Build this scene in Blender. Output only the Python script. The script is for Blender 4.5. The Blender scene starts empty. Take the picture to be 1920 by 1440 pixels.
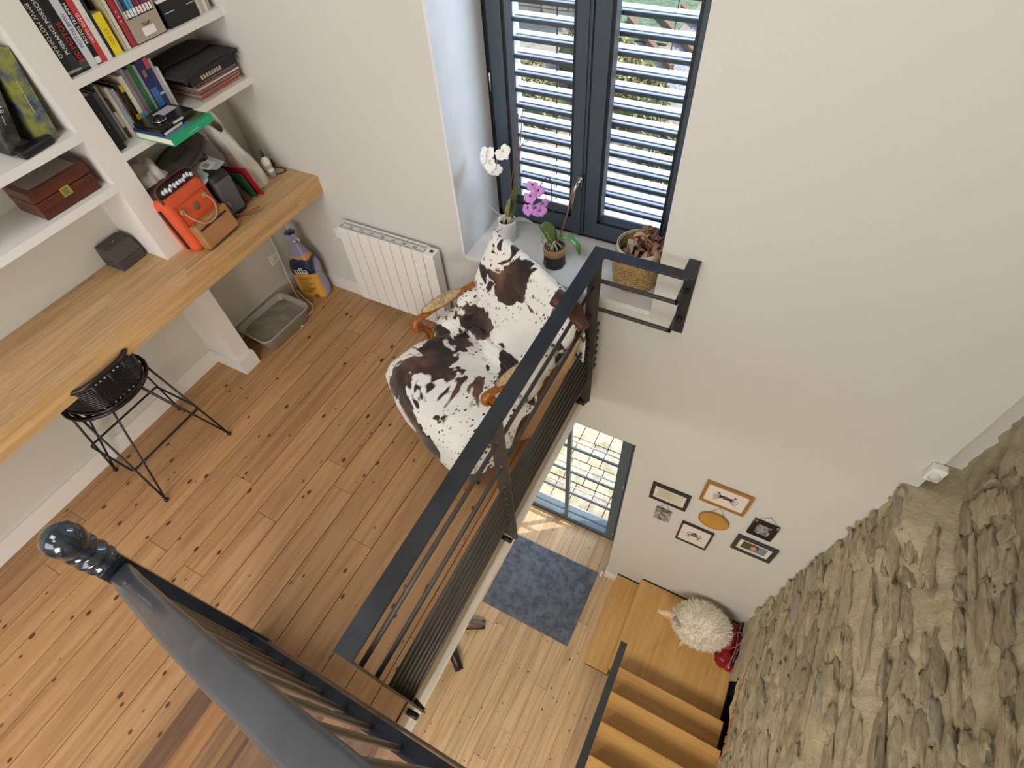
import bpy, bmesh, math, random
from mathutils import Vector, Matrix, noise
R_ = random.Random(7)
PI = math.pi
sc = bpy.context.scene
COL = sc.collection

# ------------------------------------------------------------ camera, world, sun, exposure
cam_d = bpy.data.cameras.new('camera'); cam = bpy.data.objects.new('camera', cam_d); COL.objects.link(cam)
cam_d.sensor_fit = 'HORIZONTAL'; cam_d.sensor_width = 36; cam_d.lens = 1024.2/1920*36
cam_d.clip_start = .02; cam_d.clip_end = 200
CR = ((0.88476648, 0.46215008, -0.06004654), (0.33547889, -0.72103213, -0.6062727), (-0.32348446, 0.51626541, -0.79298665))
mw = Matrix.Identity(4)
for i in range(3):
    mw[i][0] = CR[0][i]; mw[i][1] = -CR[1][i]; mw[i][2] = -CR[2][i]
mw.translation = (0, 0, 2.7)
cam.matrix_world = mw
sc.camera = cam
w = bpy.data.worlds.new('world'); sc.world = w; w.use_nodes = True
nt = w.node_tree; bg = nt.nodes['Background']
sky = nt.nodes.new('ShaderNodeTexSky'); sky.sky_type = 'NISHITA'; sky.sun_disc = False
sky.sun_elevation = math.radians(50); sky.sun_rotation = math.radians(60); sky.air_density = 1.0
nt.links.new(sky.outputs[0], bg.inputs[0]); bg.inputs[1].default_value = 0.50
sd = bpy.data.lights.new('sun', 'SUN'); sd.energy = 4.6; sd.angle = math.radians(.6); sd.color = (1, .95, .86)
sun = bpy.data.objects.new('sun', sd); COL.objects.link(sun)
sun.rotation_euler = Vector((.62, .45, .95)).to_track_quat('Z', 'Y').to_euler()
def area(name, loc, target, size, sy, power, color=(1, 1, 1)):
    d = bpy.data.lights.new(name, 'AREA'); d.shape = 'RECTANGLE'; d.size = size; d.size_y = sy; d.energy = power; d.color = color
    o = bpy.data.objects.new(name, d); COL.objects.link(o); o.location = loc
    o.rotation_euler = (Vector(loc)-Vector(target)).to_track_quat('Z', 'Y').to_euler(); return o
area('roof_fill_light', (-1.2, -1.0, 4.9), (-1.2, -.2, 0), 1.6, 1.2, 54, (.96, .98, 1))  # added fill lamp under the closed ceiling, no roof window is built
area('roof_fill_light', (.3, -2.0, 4.9), (.5, .4, -1), 1.2, 1.2, 42, (1, .97, .93))  # second added overhead fill, again without an opening above it
area('back_fill_light', (-1.2, -3.3, 2.6), (-1.0, 2.0, 1.0), 2.6, 1.8, 70, (.97, .98, 1))  # added area lamp for light from behind, the back wall has no window
area('sky_side_fill', (.9, 4.6, 3.2), (-1.2, 2.4, 1.4), 2.4, 2.4, 520, (.66, .80, 1))  # added blue area lamp outside, brightens the window reveal and slats
area('kitchen_ceiling_light', (-1.9, -1.2, -.5), (-.2, 1.2, -3.0), .6, .6, 125, (1, .90, .76))
area('stair_fill_light', (.1, -2.4, 1.1), (.8, 1.2, -1.9), 1.5, 1.5, 118, (1, .93, .82))  # added fill lamp in mid-air, brightens the stairs, stone and white wall
sc.view_settings.view_transform = 'Standard'; sc.view_settings.look = 'None'
sc.view_settings.exposure = -0.06; sc.view_settings.gamma = 1.0; sc.view_settings.use_curve_mapping = False

# ------------------------------------------------------------ materials
def srgb(h):
    h = h.lstrip('#'); c = [int(h[i:i+2], 16)/255 for i in (0, 2, 4)]
    return tuple(x/12.92 if x <= .04045 else ((x+.055)/1.055)**2.4 for x in c)+(1,)
class NB:
    def __init__(s, name):
        s.m = bpy.data.materials.new(name); s.m.use_nodes = True; s.t = s.m.node_tree; s.n = s.t.nodes; s.b = s.n['Principled BSDF']
    def new(s, ty, **k):
        n = s.n.new(ty)
        for a, v in k.items(): setattr(n, a, v)
        return n
    def link(s, a, b): s.t.links.new(a, b)
    def set(s, **k):
        for a, v in k.items(): s.b.inputs[a.replace('_', ' ')].default_value = v
    def bump(s, src, strength=.3, dist=.01):
        b = s.new('ShaderNodeBump'); b.inputs['Strength'].default_value = strength; b.inputs['Distance'].default_value = dist
        s.link(src, b.inputs['Height']); s.link(b.outputs[0], s.b.inputs['Normal'])
    def ramp(s, src, stops, interp='LINEAR'):
        r = s.new('ShaderNodeValToRGB'); e = r.color_ramp.elements; r.color_ramp.interpolation = interp
        while len(e) < len(stops): e.new(.5)
        for i, (p, c) in enumerate(stops): e[i].position = p; e[i].color = c if len(c) == 4 else tuple(c)+(1,)
        s.link(src, r.inputs[0]); return r.outputs[0]
    def noise(s, vec, scale, detail=4, rough=.55, dist=0):
        n = s.new('ShaderNodeTexNoise'); n.inputs['Scale'].default_value = scale; n.inputs['Detail'].default_value = detail
        n.inputs['Roughness'].default_value = rough; n.inputs['Distortion'].default_value = dist
        if vec is not None: s.link(vec, n.inputs['Vector'])
        return n.outputs[0]
    def mix(s, fac, a, b, mode='MIX'):
        m = s.new('ShaderNodeMix', data_type='RGBA', blend_type=mode)
        for i, v in ((0, fac), (6, a), (7, b)):
            if hasattr(v, 'default_value'): s.link(v, m.inputs[i])
            else: m.inputs[i].default_value = v
        return m.outputs[2]
    def pos(s, scale=(1, 1, 1), rnd=True, obj=False):
        g = s.new('ShaderNodeTexCoord').outputs['Object'] if obj else s.new('ShaderNodeNewGeometry').outputs['Position']
        if rnd:
            oi = s.new('ShaderNodeObjectInfo'); mu = s.new('ShaderNodeVectorMath', operation='SCALE'); cx = s.new('ShaderNodeCombineXYZ')
            for i in range(3): s.link(oi.outputs['Random'], cx.inputs[i])
            s.link(cx.outputs[0], mu.inputs[0]); mu.inputs['Scale'].default_value = 91.0
            ad = s.new('ShaderNodeVectorMath', operation='ADD'); s.link(g, ad.inputs[0]); s.link(mu.outputs[0], ad.inputs[1]); g = ad.outputs[0]
        mp = s.new('ShaderNodeMapping'); mp.inputs['Scale'].default_value = scale; s.link(g, mp.inputs[0]); return mp.outputs[0]
    def rand(s): return s.new('ShaderNodeObjectInfo').outputs['Random']
_pl = {}
def P(col, rough=.5, metal=0, bump=0, bscale=60, name=None, var=0, coat=0, sheen=0):
    key = (col, rough, metal, bump, bscale, var, coat, sheen)
    if key in _pl: return _pl[key]
    s = NB(name or 'surface'); c = srgb(col); s.set(Roughness=rough, Metallic=metal); s.b.inputs['Coat Weight'].default_value = coat
    s.b.inputs['Sheen Weight'].default_value = sheen
    v = s.pos((1, 1, 1), False)
    if var:
        n = s.noise(v, 7, 5); s.link(s.ramp(n, [(.3, tuple(x*(1-var) for x in c[:3])+(1,)), (.7, tuple(min(1, x*(1+var)) for x in c[:3])+(1,))]), s.b.inputs['Base Color'])
    else: s.b.inputs['Base Color'].default_value = c
    if bump: s.bump(s.noise(v, bscale, 4), bump, .004)
    _pl[key] = s.m; return s.m
def wood(name, cols, sc_=(28, 1.6, 28), knots=0, rough=.45, var=.5, bump=.12, streak=.5):
    s = NB(name); v = s.pos(sc_)
    n = s.noise(v, 1.2, 6, .6, .6); c = s.ramp(n, [(.28, srgb(cols[0])), (.55, srgb(cols[1])), (.8, srgb(cols[2]))])
    r = s.rand(); tint = s.ramp(r, [(0, (1-var*.45,)*3), (.5, (1, 1, 1)), (1, (1+var*.15, 1+var*.05, 1-var*.1))])
    c = s.mix(1.0, c, tint, 'MULTIPLY')
    v2 = s.pos((160, 4, 160)); n2 = s.noise(v2, 1, 3); c = s.mix(s.ramp(n2, [(.35, (streak*.45,)*3), (.6, (0, 0, 0))]), c, srgb(cols[0]))
    if knots:
        v3 = s.pos((1, .62, 1)); vo = s.new('ShaderNodeTexVoronoi'); vo.inputs['Scale'].default_value = 17; s.link(v3, vo.inputs['Vector'])
        sp = s.new('ShaderNodeSeparateColor'); s.link(vo.outputs['Color'], sp.inputs[0])
        th = s.new('ShaderNodeMath', operation='MULTIPLY'); s.link(sp.outputs[0], th.inputs[0]); th.inputs[1].default_value = knots
        df = s.new('ShaderNodeMath', operation='SUBTRACT'); s.link(th.outputs[0], df.inputs[0]); s.link(vo.outputs['Distance'], df.inputs[1])
        k = s.ramp(df.outputs[0], [(0, (0, 0, 0)), (.03, (.5, .5, .5)), (.07, (1, 1, 1))])
        c = s.mix(k, c, srgb('#54331c'))
    s.link(c, s.b.inputs['Base Color']); s.set(Roughness=rough); s.bump(n2, bump, .003); return s.m
M = {}
M['plank'] = wood('pine_floorboard', ('#9a704a', '#b88e62', '#c69d72'), (22, 1.3, 22), knots=.22, rough=.45, var=.28, streak=.35)
M['plank2'] = wood('light_pine_floorboard', ('#b3906a', '#d3b68c', '#dec59e'), (22, 1.3, 22), knots=.17, rough=.42, var=.35)
M['oldtread'] = wood('reclaimed_tread_board', ('#6f4f33', '#98704a', '#b0804f'), (30, 1.2, 30), rough=.5, var=1.1)
M['darkboard'] = wood('dark_tread_board', ('#4c3524', '#6b4c34', '#7e5c3e'), (40, 2, 40), rough=.55, var=.1)
M['oak'] = wood('oak_tread', ('#bb8b4e', '#cfa363', '#d5ab6c'), (26, 1.0, 26), rough=.35, var=.12, streak=.7)
M['oakx'] = wood('oak_tread_across', ('#ba8a4c', '#cb9d5c', '#d0a463'), (1.0, 26, 26), rough=.35, var=.12, streak=.2)
M['stave'] = wood('oak_stave', ('#a98659', '#c8a378', '#d6b68c'), (60, 2.0, 60), rough=.42, var=.35)
M['stavef'] = wood('oak_edge_stave', ('#b58d5c', '#cda574', '#d8b486'), (60, 2.0, 60), rough=.38, var=.4)
M['carved'] = wood('carved_beech', ('#6a3410', '#a5601f', '#c67c33'), (60, 60, 8), rough=.3, var=.05)
M['mahog'] = wood('mahogany', ('#30150d', '#5c2a1a', '#7a3a22'), (60, 3, 60), rough=.3, var=.1)
M['pale'] = wood('pale_turned_wood', ('#cfae86', '#e6cba6', '#f0dcc0'), (20, 20, 20), rough=.5, var=.1)
M['frameoak'] = wood('thin_oak_frame', ('#8d6230', '#a8783c', '#b98747'), (10, 60, 60), rough=.4, var=.1)
M['wall'] = P('#d0cec9', .75, 0, .12, 220, 'painted_wall')
M['white'] = P('#e4e1de', .5, 0, .05, 150, 'white_paint')
M['whiteg'] = P('#ebe8e3', .35, 0, 0, 60, 'white_gloss')
M['steel'] = P('#3e4146', .38, .6, .06, 30, 'dark_waxed_steel', .22)
M['steelb'] = P('#56524e', .45, .5, .06, 30, 'raw_steel_rod', .15)
M['black'] = P('#121214', .4, 0, 0, 60, 'black_paint')
M['navy'] = P('#23272f', .22, .1, .05, 40, 'dark_lacquer', .1, .4)
M['frame'] = P('#424d58', .38, .1, 0, 60, 'anthracite_aluminium')
M['framed'] = P('#15181c', .5, 0, 0, 60, 'dark_gasket')
M['chrome'] = P('#c9c9c9', .22, 1, 0, 60, 'brushed_steel')
M['slat'] = P('#b4bcc4', .4, 0, 0, 60, 'grey_slat'); M['slat_shade'] = P('#3c4650', .45, 0, 0, 60, 'slat_lip_shade')  # dark tone paints shade into each slat's groove and inward-facing lip
M['rattan'] = P('#0d0d0f', .35, 0, .1, 90, 'black_rattan')
s = NB('clear_glass'); s.set(Roughness=0, IOR=1.05); s.b.inputs['Transmission Weight'].default_value = 1
gl = s.new('ShaderNodeBsdfTransparent'); gs = s.new('ShaderNodeBsdfGlossy'); gs.inputs['Roughness'].default_value = .02
mx = s.new('ShaderNodeMixShader'); lw = s.new('ShaderNodeLayerWeight'); lw.inputs[0].default_value = .5; pw = s.new('ShaderNodeMath', operation='POWER'); s.link(lw.outputs['Facing'], pw.inputs[0]); pw.inputs[1].default_value = 5; fr = s.new('ShaderNodeMath', operation='MULTIPLY_ADD'); s.link(pw.outputs[0], fr.inputs[0]); fr.inputs[1].default_value = .6; fr.inputs[2].default_value = .03
s.link(fr.outputs[0], mx.inputs[0]); s.link(gl.outputs[0], mx.inputs[1]); s.link(gs.outputs[0], mx.inputs[2]); s.link(mx.outputs[0], s.n['Material Output'].inputs[0])
M['glass'] = s.m
s = NB('mortar'); v = s.pos((1, 1, 1), False); n = s.noise(v, 16, 10, .8); s.link(s.ramp(n, [(.3, srgb('#ad9e7d')), (.5, srgb('#d0c2a0')), (.75, srgb('#e0d5b6'))]), s.b.inputs['Base Color'])
s.set(Roughness=.95); s.bump(s.noise(v, 28, 9, .75), .9, .02); M['mortar'] = s.m
def stonemat(name, a, b, c):
    s = NB(name); v = s.pos((1, .35, 1.4)); n = s.noise(v, 34, 10, .8, .6); col = s.ramp(n, [(.30, srgb(a)), (.5, srgb(b)), (.70, srgb(c))])
    t = s.ramp(s.rand(), [(0, (.80, .78, .76)), (.5, (.96, .95, .93)), (1, (1.08, 1.05, .98))]); col = s.mix(1.0, col, t, 'MULTIPLY')
    s.link(col, s.b.inputs['Base Color']); s.set(Roughness=.92); s.bump(n, 1.0, .02); return s.m
M['stone'] = stonemat('rubble_stone', '#9d8b6b', '#d2c3a2', '#e8dec6')
M['stoneg'] = stonemat('grey_rubble_stone', '#a39b8c', '#c6bca8', '#d8cfbb')
M['brick'] = P('#c67d5e', .9, 0, .5, 80, 'red_brick', .25)
# cowhide
s = NB('printed_cowhide'); v = s.pos((1, 1, 1), False, True)
n = s.noise(v, 3.6, 3.5, .62, .5); big = s.ramp(n, [(.50, (0, 0, 0)), (.515, (1, 1, 1))])
v2 = s.pos((1.9, 1, 1.2), False, True); vo = s.new('ShaderNodeTexVoronoi'); vo.inputs['Scale'].default_value = 36; s.link(v2, vo.inputs['Vector'])
sp = s.new('ShaderNodeSeparateColor'); s.link(vo.outputs['Color'], sp.inputs[0])
mm = s.new('ShaderNodeMath', operation='MULTIPLY'); s.link(sp.outputs[1], mm.inputs[0]); mm.inputs[1].default_value = .40
df = s.new('ShaderNodeMath', operation='SUBTRACT'); s.link(mm.outputs[0], df.inputs[0]); s.link(vo.outputs['Distance'], df.inputs[1])
spk = s.ramp(df.outputs[0], [(0.0, (0, 0, 0)), (.03, (1, 1, 1))])
n3 = s.noise(v, 2.4, 2); msk = s.ramp(n3, [(.40, (0, 0, 0)), (.5, (1, 1, 1))]); spk = s.mix(1.0, spk, msk, 'MULTIPLY')
brown = s.ramp(s.noise(v, 5, 3), [(.38, srgb('#170c0a')), (.5, srgb('#3a2018')), (.62, srgb('#6e4633'))])
c = s.mix(spk, srgb('#ece9e3'), srgb('#2a1712')); c = s.mix(big, c, brown)
s.link(c, s.b.inputs['Base Color']); s.set(Roughness=.85); s.b.inputs['Sheen Weight'].default_value = .3; s.bump(s.noise(s.pos((1, 1, 3), False, True), 90, 5), .5, .006); M['cow'] = s.m
def spotted(name, a, b, scale, thr, rough=.8, bump=.4, c3=None):
    s = NB(name); v = s.pos((1, 1, 1), False); n = s.noise(v, scale, 5, .65)
    s.link(s.ramp(n, [(thr-.12, srgb(a)), (thr+.12, srgb(b))]+([(min(1, thr+.25), srgb(c3))] if c3 else [])), s.b.inputs['Base Color']); s.set(Roughness=rough)
    s.bump(n, bump, .01); return s.m
M['mat'] = spotted('ribbed_mat', '#4b515b', '#6b7079', 14, .5, .95, .6)
M['litter'] = spotted('litter_grains', '#857a6e', '#b8ac9e', 160, .5, .95, 1)
M['hedge'] = spotted('hedge_leaf', '#5c6138', '#b3ae7c', 2.5, .5, .7, 0)
M['basket'] = spotted('woven_seagrass', '#96794f', '#c6a878', 60, .5, .8, .8)
M['tapestry'] = spotted('arm_tapestry', '#a3835c', '#cdb78f', 45, .5, .85, .3)
M['felt'] = spotted('grey_felt', '#1d1d1f', '#343438', 200, .5, .95, .5)
M['wool'] = P('#f6eedd', .95, 0, .6, 120, 'sheep_wool', .06, 0, .4)
M['paving'] = P('#a89e86', .9, 0, 1.0, 16, 'sandstone_paving', .35)
M['gravel'] = spotted('gravel', '#777a80', '#b6b6b8', 26, .5, .95, 1)
M['grass'] = spotted('garden_grass', '#51634a', '#788d68', 12, .5, .9, .5)
M['facade'] = P('#e8c774', .85, 0, .3, 20, 'yellow_render', .08)  # yellowish stone colour of the outside wall

# ------------------------------------------------------------ mesh helpers
def bx(bm, x0, x1, y0, y1, z0, z1, mat=None):
    vs = [bm.verts.new((x, y, z)) for x in (x0, x1) for y in (y0, y1) for z in (z0, z1)]
    fs = [(0, 1, 3, 2), (4, 6, 7, 5), (0, 4, 5, 1), (2, 3, 7, 6), (0, 2, 6, 4), (1, 5, 7, 3)]
    out = [bm.faces.new([vs[i] for i in f]) for f in fs]
    if mat is not None:
        for f in out: f.material_index = mat
    return vs
def B(*boxes):
    bm = bmesh.new()
    for b in boxes: bx(bm, *b)
    return bm
def bev(bm, r, seg=2):
    bmesh.ops.bevel(bm, geom=bm.edges[:], offset=r, segments=seg, affect='EDGES', profile=.5); return bm
def frame_of(t):
    t = t.normalized(); a = Vector((0, 0, 1)) if abs(t.z) < .9 else Vector((1, 0, 0))
    u = t.cross(a).normalized(); return u, t.cross(u).normalized()
def tube(bm, pts, r, seg=8, closed=False, cap=True, flat=None):
    pts = [Vector(p) for p in pts]; n = len(pts); rs = r if isinstance(r, (list, tuple)) else [r]*n
    rings = []; u0 = None
    for i, p in enumerate(pts):
        t = (pts[(i+1) % n]-pts[i-1]) if closed else (pts[min(i+1, n-1)]-pts[max(i-1, 0)])
        if u0 is None: u, v = frame_of(t)
        else:
            t = t.normalized(); u = (u0-t*u0.dot(t)).normalized(); v = t.cross(u)
        u0 = u; q = []
        for k in range(seg):
            a = 2*PI*k/seg; q.append(bm.verts.new(p+u*math.cos(a)*rs[i]+v*math.sin(a)*rs[i]*(flat or 1)))
        rings.append(q)
    for i in range(n if closed else n-1):
        a, b = rings[i], rings[(i+1) % n]
        for k in range(seg): 
            f = bm.faces.new((a[k], a[(k+1) % seg], b[(k+1) % seg], b[k])); f.smooth = True
    if cap and not closed:
        bm.faces.new(rings[0][::-1]); bm.faces.new(rings[-1])
    return bm
def T(pts, r, seg=8, **k): return tube(bmesh.new(), pts, r, seg, **k)
def lathe(bm, prof, c=(0, 0, 0), seg=24, axis=None, cap=True):
    rings = []; c = Vector(c)
    ax = Vector(axis).normalized() if axis else Vector((0, 0, 1)); u, v = frame_of(ax)
    for r, z in prof:
        rings.append([bm.verts.new(c+ax*z+(u*math.cos(2*PI*k/seg)+v*math.sin(2*PI*k/seg))*max(r, 1e-4)) for k in range(seg)])
    for a, b in zip(rings, rings[1:]):
        for k in range(seg):
            f = bm.faces.new((a[k], a[(k+1) % seg], b[(k+1) % seg], b[k])); f.smooth = True
    if cap: bm.faces.new(rings[0][::-1]); bm.faces.new(rings[-1])
    return bm
def L(prof, c=(0, 0, 0), seg=24, axis=None, cap=True): return lathe(bmesh.new(), prof, c, seg, axis, cap)
def grid(nu, nv, fn, bm=None, smooth=True, wrap=False):
    bm = bm or bmesh.new(); vs = [[bm.verts.new(fn(i/(nu-(0 if wrap else 1)), j/(nv-1))) for j in range(nv)] for i in range(nu)]
    for i in range(nu if wrap else nu-1):
        for j in range(nv-1):
            f = bm.faces.new((vs[i][j], vs[(i+1) % nu][j], vs[(i+1) % nu][j+1], vs[i][j+1])); f.smooth = smooth
    return bm
def blob(c, r, amp=.15, sub=3, freq=3, seed=0, bm=None, box=0):
    bm = bm or bmesh.new(); res = bmesh.ops.create_icosphere(bm, subdivisions=sub, radius=1)
    for v in res['verts']:
        d = v.co.normalized()
        if box: m = max(abs(d.x), abs(d.y), abs(d.z)); d = d*(1-box)+d/m*box
        k = 1+amp*noise.noise(v.co*freq+Vector((seed*7.3, seed*3.1, seed)))
        v.co = Vector((c[0]+d.x*r[0]*k, c[1]+d.y*r[1]*k, c[2]+d.z*r[2]*k))
    for f in bm.faces: f.smooth = True
    return bm
def tag(o, label=None, cat=None, group=None, kind=None):
    if label: o['label'] = label
    if cat: o['category'] = cat
    if group: o['group'] = group
    if kind: o['kind'] = kind
    return o
WM = {}
def place(o, loc, rot=(0, 0, 0)):
    o.location = loc; o.rotation_euler = rot
    WM[o] = Matrix.Translation(loc) @ (Matrix.Rotation(rot[2], 4, 'Z') @ Matrix.Rotation(rot[1], 4, 'Y') @ Matrix.Rotation(rot[0], 4, 'X'))
def thing(name, label=None, cat=None, loc=(0, 0, 0), rotz=0, group=None, rot=None):
    o = bpy.data.objects.new(name, None); COL.objects.link(o); o.empty_display_size = .05
    place(o, loc, rot or (0, 0, rotz)); return tag(o, label, cat, group)
def obj(name, bm, mats, parent=None, world=False, label=None, kind=None, subsurf=0):
    if isinstance(bm, bmesh.types.BMesh):
        bmesh.ops.recalc_face_normals(bm, faces=bm.faces[:]); me = bpy.data.meshes.new(name); bm.to_mesh(me); bm.free()
        for m in (mats if isinstance(mats, (list, tuple)) else [mats]): me.materials.append(m)
    else: me = bm
    o = bpy.data.objects.new(name, me); COL.objects.link(o)
    if parent:
        o.parent = parent
        if world: o.matrix_parent_inverse = WM.get(parent, Matrix.Identity(4)).inverted()
    if label: o['label'] = label
    if kind: o['kind'] = kind
    if subsurf:
        s_ = o.modifiers.new('smooth', 'SUBSURF'); s_.levels = subsurf; s_.render_levels = subsurf
    WM[o] = WM.get(parent, Matrix.Identity(4)) if (parent and not world) else Matrix.Identity(4)
    return o
def struct(name, bm, m): o = obj(name, bm, m); o['kind'] = 'structure'; return o
UNIT = {}
def unitbox(mat, ch=.0):
    k = (mat.name, ch)
    if k not in UNIT:
        bm = B((0, 1, 0, 1, 0, 1)); me = bpy.data.meshes.new('board'); bmesh.ops.recalc_face_normals(bm, faces=bm.faces[:]); bm.to_mesh(me); bm.free(); me.materials.append(mat); UNIT[k] = me
    return UNIT[k]
def board(name, mat, parent, x0, x1, y0, y1, z0, z1):
    o = bpy.data.objects.new(name, unitbox(mat)); COL.objects.link(o); o.parent = parent
    o.matrix_parent_inverse = WM.get(parent, Matrix.Identity(4)).inverted()
    o.location = (x0, y0, z0); o.scale = (x1-x0, y1-y0, z1-z0); return o
def copy_tree(o, parent=None):
    c = o.copy(); COL.objects.link(c)
    if parent: c.parent = parent
    for ch in list(o.children): copy_tree(ch, c)
    return c
def text(body, size, mat, parent, loc, rot, extrude=.0004, sx=1.0, name='lettering', font_bold=False):
    cu = bpy.data.curves.new('t', 'FONT'); cu.body = body; cu.size = size; cu.extrude = extrude; cu.align_x = 'CENTER'; cu.align_y = 'CENTER'; cu.resolution_u = 2
    to = bpy.data.objects.new('t', cu); COL.objects.link(to); bpy.context.view_layer.update()
    me = bpy.data.meshes.new_from_object(to.evaluated_get(bpy.context.evaluated_depsgraph_get()))
    bpy.data.objects.remove(to); bpy.data.curves.remove(cu); me.materials.clear(); me.materials.append(mat)
    o = bpy.data.objects.new(name, me); COL.objects.link(o); o.parent = parent
    o.matrix_parent_inverse = Matrix.Identity(4); o.location = loc; o.rotation_euler = rot; o.scale = (sx, 1, 1); return o

YW = 2.03; ZL = -3.265
# ------------------------------------------------------------ structure
# window wall with window opening (x -1.51..-.40, z .67..2.95) and door opening (x -1.6..-.32, z -3.265..-.59)
Y1 = 2.60
wall_boxes = [(-3.3, -1.51, YW, Y1, -.30, 5.0), (-.40, 1.115, YW, Y1, -.59, 5.0), (-1.51, -.40, YW, Y1, 2.95, 5.0), (-1.51, -.40, YW, Y1, -.59, .67),
              (-3.3, -1.60, YW, Y1, ZL, -.30), (-.32, 1.115, YW, Y1, ZL-.2, -.59), (-1.60, -1.51, YW, Y1, -.59, -.30),
              (1.115, 1.6, YW+.20, Y1, ZL-.2, 5.0)]  # corner strip set back, its depth shaped to darken the corner
struct('wall_front', B(*wall_boxes), M['wall'])
struct('wall_left', B((-3.3, -3.0, -3.6, YW, ZL, 5.0)), M['wall'])
struct('wall_back', B((-3.3, 1.6, -3.8, -3.6, ZL, 5.0)), M['wall'])
struct('ceiling', B((-3.3, 1.9, -3.8, 2.6, 5.0, 5.2)), M['wall'])
# white marble-look sill board of the niche
rv = struct('trim_6', B((-1.514, -1.502, YW-.001, 2.45, .672, 2.95)), P('#dfe1e4', .3, 0, 0, 60, 'polished_lining', .05)); rv['label'] = 'pale polished lining board of the window reveal'
st = struct('trim_1', bev(B((-1.507, -.403, YW-.002, 2.45, .64, .672)), .004), P('#e4e2df', .18, 0, 0, 60, 'sill_stone', .04)); st['label'] = 'pale polished window sill board'
# slab between the floors
sl = struct('floor_slab', B((-3.0, -.735, -3.6, YW, -.24, -.03)), P('#3b1f16', .8))
sl.name = 'trim_2'
up = obj('floor', B((-3.0, -.71, -3.6, YW, -.03, -.022)), P('#3b1f16', .8)); up['kind'] = 'structure'
WM[up] = Matrix.Identity(4)
x = -3.071; i = 0
while x < -.72:
    x1 = min(x+.139, -.712); xa = max(x, -2.999)
    y = -3.6+R_.random()*.6 - .6
    while y < YW:
        ln = 1.5+R_.random()*1.6; y1 = min(y+ln, YW)
        if y1 > -1.6: board('floorboard', M['plank'], up, xa+.0021, x1-.0021, max(y, -3.6)+.001, y1-.001, -.022, 0)
        y += ln
    x += .139; i += 1
for b in [o for o in up.children]: b.location.z += R_.uniform(-.0006, 0)
# steel fascia and white edge along the void
fa = struct('trim_3', B((-.706, -.700, -1.2, YW, -.136, .0)), P('#a8957a', .3, .45, .03, 20, 'fascia_steel', .05))
fb = struct('trim_4', B((-.735, -.672, -1.2, YW, -.175, -.137)), P('#faf8f4', .6))
# entrance level floor
lo = obj('floor_lower', B((-3.0, 1.07, -3.6, 2.50, ZL-.12, ZL-.02)), P('#5a3b22', .8)); lo['kind'] = 'structure'
lo.name = 'floor'
x = -1.9; 
struct('floor', B((-3.0, -1.9, -3.6, 2.02, ZL-.02, ZL)), M['plank2'])
while x < 1.0:
    x1 = min(x+.1235, 1.065); y = -2.2-R_.random()*.5; ymax = 2.45 if (x > -1.65 and x1 < -.18) else YW
    while y < ymax:
        ln = 1.0+R_.random()*1.6; y1 = min(y+ln, ymax)
        board('floorboard', M['plank2'], lo, x+.0012, x1-.0012, y+.001, y1-.001, ZL-.02, ZL+R_.uniform(-.0008, 0)); y += ln
    x += .1235
# recessed wall under the slab
struct('wall_lower', B((-2.0, -1.75, -3.6, YW, ZL, -.24)), M['wall'])
# baseboards
struct('baseboard_left', B((-3.0, -2.984, -3.6, YW, 0, .114)), M['white'])
struct('baseboard_front', B((-2.984, -.72, YW-.014, YW, 0, .10)), M['white'])
struct('baseboard_lower', B((-.335, -.16, YW-.03, YW, ZL, ZL+.085), (-.335, -.32, YW, YW+.34, ZL, ZL+.085)), M['white'])

# ------------------------------------------------------------ stone wall
def sn(p, f): return noise.fractal(Vector(p)*f, 1.0, 2.0, 5)
def stone_face(y, z):
    base = 1.05 + .045*math.tanh((z+.9)*.5)
    sm = lambda t: (lambda q: q*q*(3-2*q))(min(1, max(0, t)))
    k = sm((y-1.55)/.3); soft = sm((z+.55)/.75); hard = 1.0 if z > .03 else 0.0
    return base+(1.30-base)*(soft*(1-k)+hard*k)
OY0, OY1, OZ = .78, 1.45, -2.44
bm = bmesh.new(); NY, NZ = 104, 190; Y0w, Y1w = -3.0, 2.10; Z0w, Z1w = ZL, 4.2
ys = [-3.0+.25*k for k in range(10)]+[-.5+2.78*k/95 for k in range(96)]
zs = [ZL+.05*k for k in range(66)]; zs = [z for z in zs if z < .0]+[.02, .035]+[.07+.035*k for k in range(50)]+[1.9+.3*k for k in range(12)]
V = {}
for a, y in enumerate(ys):
    for b, z in enumerate(zs):
        n1 = sn((y*.6, z*1.6, 1.3), 2.2)*.035+sn((y, z*2, 5), 9)*.020
        xx = stone_face(y, z)+n1
        
        V[a, b] = bm.verts.new((xx, y, z+sn((y, z, 9), 7)*.01))
for a in range(len(ys)-1):
    for b in range(len(zs)-1):
        yc = (ys[a]+ys[a+1])/2; zc = (zs[b]+zs[b+1])/2
        if OY0 < yc < OY1 and zc < OZ: continue
        f = bm.faces.new((V[a, b], V[a+1, b], V[a+1, b+1], V[a, b+1])); f.smooth = True
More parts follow.
